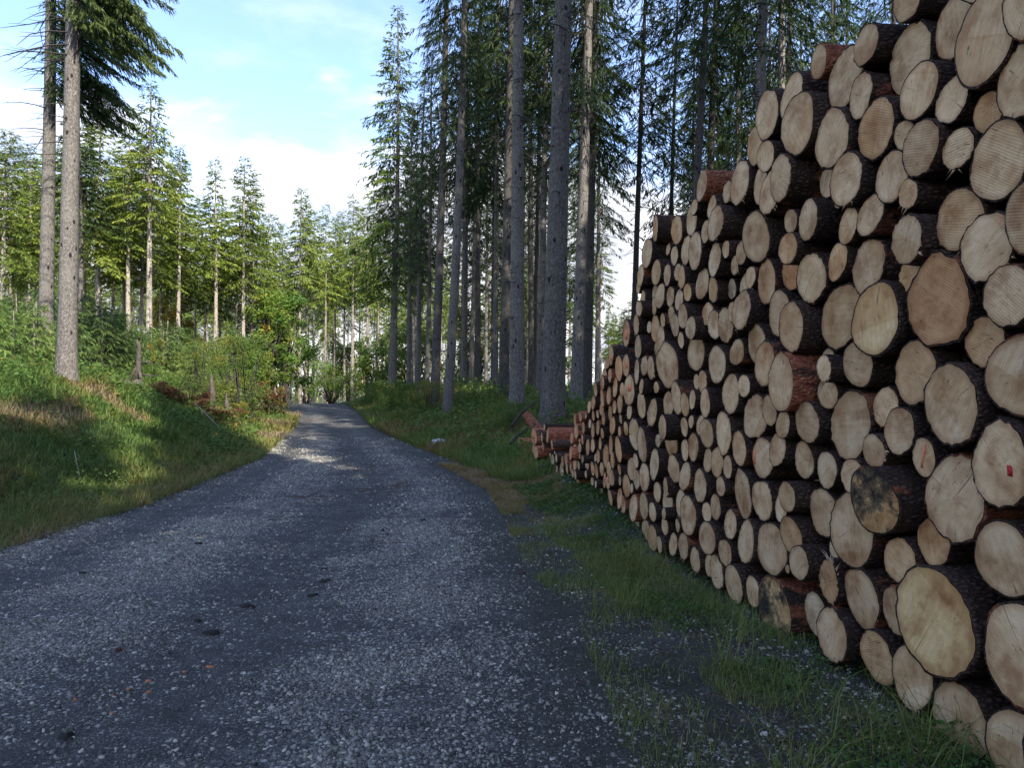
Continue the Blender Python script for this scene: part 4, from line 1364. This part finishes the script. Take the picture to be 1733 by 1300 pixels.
# --- trees beyond the crest of the road
MW = [(508, 62, 312, .16), (517, 66, 330, .14), (549, 64, 338, .11), (566, 70, 360, .12), (583, 72, 370, .12), (596, 66, 322, .15), (620, 68, 350, .12), (640, 72, 345, .12), (478, 66, 372, .12), (530, 80, 350, .12),
      (574, 90, 350, .12), (608, 92, 345, .12), (465, 84, 360, .12), (700, 70, 300, .12)]
MW.sort()
for k, (px, d, ty, r) in enumerate(MW):
    x = at_px(px, d); z0 = float(ground(x, d))
    H = CAM_H + (HY - ty) / FPX * d - z0
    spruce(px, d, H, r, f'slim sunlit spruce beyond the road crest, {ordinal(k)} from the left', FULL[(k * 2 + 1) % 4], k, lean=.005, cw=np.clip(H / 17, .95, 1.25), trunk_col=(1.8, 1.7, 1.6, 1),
           crown_col=(2.5, 2.2, 1.3, 1), group='spruces beyond the road crest')  # brightness of the sun put into these trunk and crown tints too
# --- far wood, many alike
q = np.random.default_rng(505)
pts = []; cnt = 0; tries = 0
while cnt < 135 and tries < 9000:
    tries += 1
    d = q.uniform(52, 125); px = q.uniform(-90, 1330)
    x = at_px(px, d)
    if d < 62 and px < 470 and q.random() < .6: continue
    if Lx(d) - 1.5 < x < Rx(d) + 1.5 and d < 80: continue
    if 380 < px < 700 and d < 74: continue
    if any(math.hypot(x - a, d - b) < 3.2 for a, b in pts): continue
    pts.append((x, d))
    topmax = 345 if 320 < px < 650 else (260 if px < 320 else 280)
    if 1030 < px < 1330: topmax = 470
    Hm = CAM_H + (HY - topmax) / FPX * d - float(ground(x, d))
    H = min(q.uniform(15, 24), Hm * q.uniform(.62, .92))
    tcv = q.choice([.9, 1.5, 2.2])
    spruce(px, d, H, q.uniform(.09, .15), 'small far-off spruce, one of many alike deep in the wood', FULL[int(q.integers(4))], int(q.integers(4)), x=x, lean=q.normal(.006, .008), cw=np.clip(H / 20, .6, 1.1),
           dead=False, trunk_col=(tcv, tcv, tcv, 1), crown_col=(2.1, 1.95, 1.2, 1), group='far spruces')  # crown tint raised to look sunlit
    cnt += 1

q = np.random.default_rng(515)
FARP = []
pts = []; cnt = 0; tries = 0
while cnt < 70 and tries < 5000:
    tries += 1
    d = q.uniform(95, 165); px = q.uniform(-90, 1150)
    x = at_px(px, d)
    if any(math.hypot(x - a, d - b) < 4.0 for a, b in pts): continue
    pts.append((x, d)); cnt += 1
    FARP.append((x, d, q.uniform(9, 17), 1.0, q.uniform(.8, 1.1), q.uniform(0, 6.28)))

SHD = crown_mesh(36, H0, .30, 2.2, nb=7, wid=.16, nsp=3, thin=.9)
# --- the wood behind the photographer, which shades the road, the bank and the stack
q = np.random.default_rng(606)
SHP = []
pts = []; cnt = 0; tries = 0
while cnt < 80 and tries < 9000:
    tries += 1
    x = q.uniform(3.6, 28); y = q.uniform(-30, 14)
    if y > -4 and x < 7: continue
    if y > -7 and x < 3: continue
    if y > 0 and x < 8.5 + y * .15: continue
    if x / max(y, .1) < .72 and y > 2: continue
    if any(math.hypot(x - a, y - b) < 2.4 for a, b in pts): continue
    pts.append((x, y))
    SHP.append((x, y, q.uniform(20, 27), q.uniform(.15, .22) / .2, 1.45, q.uniform(0, 6.28)))
    cnt += 1




def read_mesh(me):
    n = len(me.vertices); v = np.zeros(n * 3, np.float32); me.vertices.foreach_get('co', v)
    f = np.zeros(len(me.loops), np.int32); me.loops.foreach_get('vertex_index', f)
    mi = np.zeros(len(me.polygons), np.int32); me.polygons.foreach_get('material_index', mi)
    t = np.zeros(n, np.float32)
    if 'tint' in me.attributes: me.attributes['tint'].data.foreach_get('value', t)
    return v.reshape(-1, 3), f.reshape(-1, 4), mi, t


def wood_mass(name, crown, places, label, bright):
    # a far-off wood that reads as one mass: every tree is real, all in one object
    C_ = read_mesh(crown); T_ = read_mesh(TR[1])
    Vs = []; Fs = []; Ms = []; Ts = []; nb = 0
    for (x, y, H, tr_, cw, rz) in places:
        c, s_ = math.cos(rz), math.sin(rz); z0 = float(ground(x, y)) - .1
        for (v, f, mi, t), sc, mo in ((C_, cw, 0), (T_, tr_, 2)):
            w = np.stack([(v[:, 0] * c - v[:, 1] * s_) * sc + x, (v[:, 0] * s_ + v[:, 1] * c) * sc + y, v[:, 2] * H / H0 + z0], 1)
            Vs.append(w); Fs.append(f + nb); Ms.append(mi + mo if mo else mi); Ts.append(np.clip(t + .1 * math.sin(x * 3), 0, 1)); nb += len(v)
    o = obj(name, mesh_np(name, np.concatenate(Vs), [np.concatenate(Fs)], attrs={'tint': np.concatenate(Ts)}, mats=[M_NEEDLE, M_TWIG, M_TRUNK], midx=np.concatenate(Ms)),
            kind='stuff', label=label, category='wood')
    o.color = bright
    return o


for (x, y) in ((7.6, 2.5), (8.0, 6.0), (7.6, 9.2), (10, -.5), (10.6, 4), (9.2, -3.5), (12.5, 1.5), (5.2, -3.2), (6.8, -5.0)):
    SHP.append((x, y, 25.0, .9, 1.35, x * 3.1))
print('MASS', len(LOWC.polygons) * len(FARP), len(SHD.polygons) * len(SHP))
wood_mass('far_woods', LOWC, FARP, 'far-off wood of low-branched spruces closing the view between the trunks', (2.3, 2.1, 1.2, 1))  # tint brightened to stand in for sun on the far crowns
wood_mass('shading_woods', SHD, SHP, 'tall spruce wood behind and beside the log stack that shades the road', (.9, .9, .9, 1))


# ------------------------------------------------------------------ saplings, shrubs, broad-leaved trees
YS = [crown_mesh(70 + k, 2.4, .04, .75, step=.13, nb=7, tw=.045, wid=.022, droop=.15, nsp=2, low_sparse=0) for k in range(3)]
YT = trunk_mesh(79, 2.4, .03, 6, .1, .02)
q = np.random.default_rng(707)
pts = []; cnt = 0; tries = 0
while cnt < 150 and tries < 20000:
    tries += 1
    d = q.uniform(14 if cnt % 4 == 0 else 17.5, 34); px = q.uniform(-40, 470 if cnt % 4 else 150)
    x = at_px(px, d); dl = float(Lx(d)) - x
    if dl < (4.9 if px < 330 else 3.2) or any(math.hypot(x - a, d - b) < .8 for a, b in pts): continue
    if 80 < px < 150 and d < 19: continue
    pts.append((x, d)); cnt += 1
    hh = q.uniform(1.5, 2.6) * (1 if px < 330 else .75) * np.interp(d, (17, 22), (.7, 1))
    t = empty('young_spruce', (x, d, float(ground(x, d)) - .05), label='bushy young spruce, one of the thicket on the bank below the sunlit trunks', category='sapling', group='thicket of young spruces')
    rz = q.uniform(0, 6.28)
    for nm, me in (('trunk', YT), ('crown', YS[int(q.integers(3))])):
        c = obj(nm, me, t); c.scale = (hh / 2.4 * 1.15,) * 2 + (hh / 2.4,); c.rotation_euler = (0, 0, rz)
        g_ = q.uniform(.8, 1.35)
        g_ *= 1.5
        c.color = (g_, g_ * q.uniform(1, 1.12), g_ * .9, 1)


def bush_mesh(seed, rx, h, n, ls, stems=14, tint=(.2, .7), mt=None, z0=0.0, clumps=26):
    q = np.random.default_rng(seed)
    cl = []
    for k in range(clumps):
        a = q.uniform(0, 6.28); rad = rx * math.sqrt(q.random()) * .85; zz = z0 + (h - z0) * q.uniform(.12, .95)
        rad *= math.sqrt(max(.08, 1 - ((zz - z0) / (h - z0) - .45) ** 2 * 2.6))
        cl.append((math.cos(a) * rad, math.sin(a) * rad, zz, q.uniform(.16, .34) * rx, q.normal(0, .14)))
    cl = np.array(cl)
    ci = q.integers(0, clumps, n)
    dirs = unit(q.normal(0, 1, (n, 3))) * (q.random(n) ** .45)[:, None]
    P = cl[ci, :3] + dirs * cl[ci, 3][:, None] * np.array([1, 1, .8])
    P[:, 2] = np.maximum(P[:, 2], .02)
    tt = tint[0] + (tint[1] - tint[0]) * q.random(n) + cl[ci, 4]
    V, Fs, T = leaves(P, ls * q.uniform(.6, 1.4, n), tt, seed + 1, .35)
    lv = mesh_np('foliage', V, Fs, attrs={'tint': T}, mats=[mt or M_LEAF])
    parts = []
    for k in range(stems):
        c = cl[k % clumps]
        b0 = np.array([q.normal(0, .08), q.normal(0, .08), -.05])
        mid = (b0 + c[:3]) * .5 + np.array([0, 0, .12 * h])
        parts.append(tube([b0, mid, c[:3]], [.012 * h, .008 * h, .003 * h], 5, False))
    V, F = merge(parts)
    return lv, mesh_np('stems', V, F, mats=[M_TWIG])


def bush(me, x, y, label, sc=1.0, name='shrub', cat='shrub', group=None, col=(1, 1, 1, 1), rz=0.0, szz=None, foli='foliage', stem='stems'):
    t = empty(name, (x, y, float(ground(x, y)) - .03), label=label, category=cat)
    if group: t['group'] = group
    for nm, m in ((foli, me[0]), (stem, me[1])):
        c = obj(nm, m, t); c.scale = (sc, sc, szz or sc); c.rotation_euler = (0, 0, rz); c.color = col
    return t


B1 = bush_mesh(81, 1.0, 2.2, 8000, .040, tint=(.46, .78), clumps=60)       # light airy
B2 = bush_mesh(82, .9, 1.1, 7500, .040, tint=(.25, .6), clumps=50)         # dark leafy
B3 = bush_mesh(83, .8, .8, 2600, .060, tint=(.2, .9), mt=M_RUST, clumps=22)
B4 = bush_mesh(84, .8, 1.6, 3600, .060, tint=(.7, 1.0), clumps=24)         # yellow
bush(B1, at_px(412, 25), 25, 'light green airy willow-like shrub on the bank where the road narrows', 1.35, szz=1.35)
bush(B1, at_px(385, 27.5), 27.5, 'smaller grey-green shrub left of the airy one', 1.1, rz=2)
bush(B1, at_px(335, 24), 24, 'grey-green shrub among young spruces near the dead wood', .9, rz=4)
bush(B4, at_px(418, 24), 24, 'low yellow-leaved shrub at the foot of the airy one', .6, szz=.55)
bush(B3, at_px(455, 29), 29, 'rust-brown shrub beside the road left of the crest', 1.2, szz=1.7)
bush(B4, at_px(466, 30.5), 30.5, 'orange-yellow shrub beside the road left of the crest', .7, szz=.8)
bush(B4, at_px(262, 27), 27, 'yellowish shrub within the thicket of young spruces', .6, szz=.9)
bush(B4, at_px(160, 27), 27, 'small yellowing shrub right of the thick trunk in the thicket', .45, szz=.8)
0 and bush(B2, at_px(40, 15), 15, 'low dark green shrub on the bank left of the thick trunk', 1.0, rz=1)
0 and bush(B1, at_px(10, 19), 19, 'olive shrub at the picture edge on top of the bank', 1.0, rz=3, szz=.8)
0 and bush(B1, at_px(70, 22), 22, 'olive shrub between the two thick trunks', .9, rz=5, szz=.8)
bush(B3, at_px(285, 20.5), 20.5, 'low rust-red bramble right of the old stump', .85, szz=.7)
bush(B3, at_px(375, 21.5), 21.5, 'flat rust-red bramble along the bank edge near the fallen pale branch', 1.0, szz=.45, rz=2)
bush(B3, at_px(330, 21.5), 21.5, 'dull brown bramble between the stump and the pale branch', .7, szz=.6, rz=4)
0 and bush(B3, at_px(60, 13.5), 13.5, 'small rusty bramble low on the bank at the picture edge', .5, szz=.6, rz=4)
bush(B2, at_px(655, 33), 33, 'dense green shrub on the right verge below the tall pointed tree', 1.35, szz=1.1)
bush(B2, at_px(690, 29), 29, 'dense green shrub, middle one on the right verge', 1.3, rz=2, szz=1.0)
bush(B2, at_px(632, 38), 38, 'dense green shrub, farthest one on the right verge', 1.3, rz=4, szz=.9)
bush(B1, at_px(722, 26), 26, 'thin yellowish shrub at the near end of the right verge shrubs', .8, rz=4, szz=.55)
bush(B2, at_px(862, 18.5), 18.5, 'dark low shrub at the foot of the pale grey trunk', .8, rz=4, szz=.7)

# broad-leaved trees: trunk and a crown of leaf clumps


def leafy_tree(seed, x, y, H, rx, z0, n, ls, label, tint, col=(1, 1, 1, 1)):
    lv, st = bush_mesh(seed, rx, H, n, ls, 26, tint, z0=z0, clumps=60)
    t = empty('broadleaf_tree', (x, y, float(ground(x, y)) - .05), label=label, category='tree')
    c = obj('crown', lv, t); c.color = col
    obj('limbs', st, t)
    tr = obj('trunk', TR[seed % 4], t); tr.scale = (.45, .45, H * .9 / H0); tr.color = (.6, .6, .6, 1)


leafy_tree(91, at_px(478, 50), 50, 7.5, 2.2, .3, 9000, .17, 'dark green leafy tree by the road left of the crest', (.25, .65), (1.3, 1.3, 1, 1))
leafy_tree(92, at_px(452, 47), 47, 7.0, 2.0, .6, 8000, .16, 'deep green leafy tree next to the airy shrub', (.25, .65), (1.3, 1.3, 1, 1))
leafy_tree(103, at_px(392, 44), 44, 3.3, 1.6, .1, 7000, .13, 'green leafy tree filling the gap behind the grey-green shrub', (.3, .65), (1.2, 1.2, 1, 1))
leafy_tree(104, at_px(425, 46), 46, 3.8, 1.6, .1, 7000, .13, 'green leafy tree right behind the airy shrub', (.3, .65), (1.2, 1.2, 1, 1))
leafy_tree(93, at_px(288, 52), 52, 6.5, 1.9, 1.0, 7000, .17, 'bright yellow leafy tree glowing between the pale trunks', (.72, 1.0), (1.2, 1.25, 1, 1))
leafy_tree(94, at_px(520, 66), 66, 5.5, 2.4, .3, 4200, .14, 'low green leafy tree standing behind the road crest', (.2, .6))
leafy_tree(95, at_px(590, 74), 74, 6.5, 2.6, .3, 7000, .20, 'light green leafy tree beyond the crest on its right side', (.4, .75))
leafy_tree(96, at_px(700, 62), 62, 6.5, 2.8, .3, 7000, .20, 'yellow-green leafy tree shining through the edge of the right wood', (.4, .72))
leafy_tree(97, at_px(915, 48), 48, 7.5, 2.5, .3, 7000, .17, 'sunlit green leafy tree seen between the thick trunks', (.4, .75))
leafy_tree(98, at_px(800, 55), 55, 6.5, 2.6, .3, 7000, .18, 'sunlit green leafy tree deep in the middle of the right wood', (.4, .8))
leafy_tree(99, at_px(45, 41), 41, 4.0, 1.3, .3, 4000, .14, 'small lit yellow-green leafy tree at the foot of pale trunks', (.6, .95))
leafy_tree(100, at_px(560, 60), 60, 3.4, 2.6, .2, 3200, .13, 'low leafy tree spread out right behind the middle of the crest', (.4, .75), (1.3, 1.3, 1, 1))
leafy_tree(102, at_px(645, 66), 66, 6.0, 2.4, .3, 6000, .19, 'yellow-tinged leafy tree behind the tall pointed spruce', (.45, .85))

# old stump with upright dead wood, pale fallen branch
M_OLD = m_plain('weathered_wood', (.085, .07, .058), .9, .5, 14)
M_PALEW = m_plain('bleached_wood', (.26, .23, .19), .8, .2, 14)
q = np.random.default_rng(88)
x, y = at_px(226, 20), 20.0
t = empty('tree_stump', (x, y, float(ground(x, y)) - .05), label='old broken stump with a split upright snag beside the thicket', category='stump')
V, F = tube([(.05, -.1, -.1), (.05, -.1, .12), (.04, -.1, .30)], [.36, .27, .22], 12)
V = V + q.normal(0, .012, V.shape); obj('stump_base', mesh_np('stump_base', V, F, mats=[M_OLD]), t)
V, F = tube([(0, .3, 0), (-.02, .32, .5), (.0, .3, .9), (-.01, .3, 1.2), (-.05, .3, 1.38)], [.085, .08, .075, .06, .015], 6)
obj('snag', mesh_np('snag', V + q.normal(0, .01, V.shape), F, mats=[M_OLD]), t)
for k, (pts_, rd) in enumerate([([(.05, .3, .75), (.3, .25, .78), (.45, .2, .70)], [.03, .025, .015]), ([(.03, .3, .45), (.35, .25, .40), (.55, .2, .42)], [.028, .024, .012]), ([(-.35, .3, 0), (-.15, .3, .5), (0, .3, .8)], [.045, .035, .02]),
                                ([(.05, .2, .55), (.22, .0, .2), (.38, -.1, -.02)], [.045, .04, .03])]):
    V, F = tube(pts_, rd, 6); obj('broken_limb', mesh_np('broken_limb', V, F, mats=[M_OLD]), t)
p0 = g(at_px(328, 20.5), 20.5, .32); p1 = g(at_px(352, 20.2), 20.2, .22); p2 = g(at_px(372, 20), 20.0, .10)
V, F = tube([p0, p1, p2], [.012, .018, .022], 6)
obj('fallen_branch', mesh_np('fallen_branch', V, F, mats=[M_PALEW]), label='pale bare fallen branch lying along the rust-red bramble', category='branch')
p0 = g(at_px(126, 11.5), 11.5, .34); p1 = g(at_px(136, 11.3), 11.3, .02)
V, F = tube([p0, p1], [.007, .010], 5)
obj('dry_stalk', mesh_np('dry_stalk', V, F, mats=[M_PALEW]), label='pale dry stalk sticking up from the grassy bank', category='stalk')
for (px, h_, lab) in ((358, 1.1, 'weathered snag between young spruces near the airy shrub'), (383, .8, 'short weathered snag at the foot of the airy shrub')):
    x, y = at_px(px, 22.5), 22.5
    z0 = float(ground(x, y))
    V, F = tube([(x, y, z0 - .1), (x + .03, y, z0 + h_ * .5), (x - .02, y, z0 + h_)], [.10, .08, .03], 8)
    obj('dead_snag', mesh_np('dead_snag', V + q.normal(0, .008, V.shape), F, mats=[M_OLD]), label=lab, category='snag')

# ------------------------------------------------------------------ litter on road and verge
q = np.random.default_rng(99)
M_WHITE = m_plain('white_birch_bark', (.72, .72, .72), .7, .35, 25)
M_ORCHIP = m_plain('orange_wood_chip', (.45, .17, .07), .7, .3, 60)
M_MUD = m_plain('mud_clod', (.030, .026, .022), .9, .4, 40)
M_REDBARK = m_plain('red_bark_bits', (.075, .035, .024), .85, .5, 40)
x, y = at_px(743, 19), 19.0
zz = float(ground(x, y))
V, F = tube([(x - .17, y, zz + .05), (x, y + .02, zz + .07), (x + .15, y, zz + .05)], [.05, .065, .045], 9)
V = V + q.normal(0, .012, V.shape)
o = obj('birch_log', mesh_np('birch_log', V, F, mats=[M_WHITE]), label='short white birch piece lying at the right edge of the road', category='log')
V, F = tube([(x + .12, y - .02, zz + .03), (x + .28, y, zz + .045), (x + .42, y + .02, zz + .05)], [.018, .022, .006], 6)
obj('fallen_stick', mesh_np('fallen_stick', V, F, mats=[M_TWIG]), label='dark stick lying right beside the white birch piece', category='stick')


def px_ground(px, py):
    a = (px - CX) / FPX; c = (HY - py) / FPX
    y = 1.0
    for k in range(4000):
        if CAM_H + c * y <= float(road_z(a * y, y)): break
        y += .02
    return a * y, y


def chip(name, px, py, w, h, t, mt, lab, cat, n=9, group=None):
    x, y = px_ground(px, py)
    th = np.sort(q.uniform(0, 6.28, n)) * .0 + np.arange(n) / n * 6.283
    ra = q.uniform(.4, 1.15, n)
    zb = float(road_z(x, y))
    lo = np.stack([x + np.cos(th) * ra * w, y + np.sin(th) * ra * h, np.full(n, zb - .004)], 1)
    up = np.stack([x + np.cos(th) * ra * w * .75, y + np.sin(th) * ra * h * .75, zb + t * q.uniform(.6, 1.3, n)], 1)
    cc = np.array([[x, y, zb + t * 1.15]])
    V = np.concatenate([lo, up, cc])
    a = np.arange(n); b = (a + 1) % n
    o = obj(name, mesh_np(name, V, [np.stack([a, b, b + n, a + n], 1), np.stack([a + n, b + n, np.full(n, 2 * n)], 1)], mats=[mt]), label=lab, category=cat)
    if group: o['group'] = group


CH = [(252, 1155, .028, 'brightest orange chip on the near road, largest of the scatter'), (355, 1132, .034, 'orange chip farthest right of the scatter'), (312, 1140, .017, 'pale orange chip between two others'), (217, 1170, .02, 'orange chip left of the brightest one'),
      (252, 1174, .02, 'dull orange chip just below the brightest one'), (190, 1180, .009, 'tiny orange crumb on the near road'), (127, 1186, .012, 'orange chip farthest left of the scatter'), (188, 1209, .013, 'lowest orange chip of the scatter')]
for px, py, s_, lab in CH:
    chip('wood_chip', px, py, s_, s_ * .75, .008, M_ORCHIP, lab, 'chip', group='orange chips on the road')
MC = [(418, 1028, .09, 'biggest dark mud clod in the left half of the road'), (358, 1073, .08, 'flat brown mud clod below the biggest one'), (550, 985, .06, 'dark mud clod near the middle of the road'), (548, 965, .03, 'small mud clod above the middle one'),
      (140, 972, .05, 'long dark mud clod near the left verge'), (335, 1054, .03, 'small mud crumb beside the flat brown clod'), (647, 900, .03, 'small dark clod far up the middle of the road'), (200, 1105, .03, 'reddish mud crumb on the near left'),
      (335, 922, .05, 'dark smear of mud high on the left track'), (530, 1010, .06, 'shallow mud smear under the middle clod'), (885, 972, .035, 'dark red bark crumb near the log stack side'), (715, 882, .05, 'thin dark clod toward the stack side of the road'), (110, 1250, .05, 'dark clod by the near left corner')]
for px, py, s_, lab in MC:
    chip('mud_clod', px, py, s_, s_ * .7, .016, M_MUD if 'red' not in lab else M_REDBARK, lab, 'clod', 11, group='mud clods on the road')
# shed bark and twigs where the logs were dragged over the road
parts = []
for (cx_, cy_, n, sx_, sy_) in ((545, 832, 34, 38, 5), (660, 822, 34, 30, 6), (615, 790, 26, 30, 4), (570, 770, 22, 28, 3), (700, 800, 26, 70, 8), (760, 790, 20, 30, 3), (600, 850, 30, 90, 25)):
    for k in range(n):
        px, py = cx_ + q.normal(0, sx_), cy_ + q.normal(0, sy_)
        y = 1.55 / max(.02, (py - HY) / FPX) * .95; 
        x = at_px(px, y); zr = float(road_z(x, y))
        a = q.uniform(-.5, .5); l = q.uniform(.02, .13); wd = q.uniform(.004, .018)
        d = np.array([math.cos(a), math.sin(a)]) * l; e = np.array([-math.sin(a), math.cos(a)]) * wd
        V = np.array([[x - d[0], y - d[1], zr], [x + e[0], y + e[1], zr + .02], [x + d[0], y + d[1], zr + .005], [x - e[0], y - e[1], zr + .012]])
        parts.append((V, [np.array([[0, 3, 1], [3, 2, 1]])]))
V, F = merge(parts)
obj('bark_litter', mesh_np('bark_litter', V, F, mats=[M_REDBARK]), kind='stuff', label='reddish shed bark and twigs strewn across the road', category='litter')
# trampled bark scraps and twigs along the foot of the stack
parts = []
for k in range(900):
    y = 2.3 + 9.5 * q.random() ** 1.5; x = (2.56 - .155 * y) - q.uniform(-.15, 1.15) * (1 if q.random() < .75 else 1.5)
    zr = max(float(ground(x, y)), float(road_z(x, y)) if x < float(Rx(y)) else -9) + .014
    a = q.uniform(0, 6.28); l = q.uniform(.006, .035) if q.random() < .85 else q.uniform(.05, .13); wd = l * q.uniform(.15, .45) if l < .05 else .003
    d = np.array([math.cos(a), math.sin(a)]) * l; e = np.array([-math.sin(a), math.cos(a)]) * wd
    t1, t2 = q.uniform(0, .012, 2)
    V = np.array([[x - d[0], y - d[1], zr], [x + e[0] + d[0] * .3, y + e[1] + d[1] * .3, zr + t1], [x + d[0], y + d[1], zr + t2], [x - e[0] - d[0] * .2, y - e[1] - d[1] * .2, zr + .003]])
    parts.append((V, [np.array([[0, 3, 1], [3, 2, 1]])]))
V, F = merge(parts[:620])
obj('bark_litter', mesh_np('bark_litter', V, F, mats=[M_REDBARK]), kind='stuff', label='dark bark scraps and twigs trodden into the ground along the log stack', category='litter')
V, F = merge(parts[620:])
obj('bark_litter', mesh_np('bark_litter', V, F, mats=[M_OLD]), kind='stuff', label='grey-brown twigs and scraps scattered before the log stack', category='litter')
# chips of wood in the grass below the stack
parts = []
for (px, py, n, sp) in ((1450, 1250, 16, 28), (1430, 1225, 8, 20), (1530, 1280, 10, 25), (1020, 805, 40, 16), (1255, 1235, 3, 5), (1080, 1090, 5, 40), (1500, 1200, 8, 40)):
    for k in range(n):
        x, y = px_ground(px + q.normal(0, sp), py + q.normal(0, sp * .25))
        zr = float(ground(x, y)) + .03; a = q.uniform(0, 3.14); l = q.uniform(.005, .022) * (2.4 if px == 1020 else 1); wd = l * q.uniform(.12, .3)
        d = np.array([math.cos(a), math.sin(a)]) * l; e = np.array([-math.sin(a), math.cos(a)]) * wd
        V = np.array([[x - d[0], y - d[1], zr], [x + e[0], y + e[1], zr + .01], [x + d[0], y + d[1], zr + .012], [x - e[0], y - e[1], zr]])
        parts.append((V, [np.array([[0, 3, 1], [3, 2, 1]])]))
V, F = merge(parts)
obj('sawdust_chips', mesh_np('sawdust_chips', V, F, mats=[M_SPLINT]), kind='stuff', label='pale saw chips in the grass below the log ends', category='chips')
# forest floor cover far off
M_FLOOR = M_GRASS


def t_any(x, y, q): return .25 + .4 * fbm(x * .3, y * .3, 5) + (q - .5) * .2


make_grass(60000, (24, 60), lambda y, q: np.where(q < .5, Lx(y) - 4 - 30 * (q * 2) ** 1.2, Rx(y) + 3 + 22 * (q * 2 - 1)), 161, (.15, .5), (.016, .03), t_any, lambda x, y: .5 + 0 * x, 'coarse grass and ground plants on the floor of the wood', lean=.6, ybias=1.0)
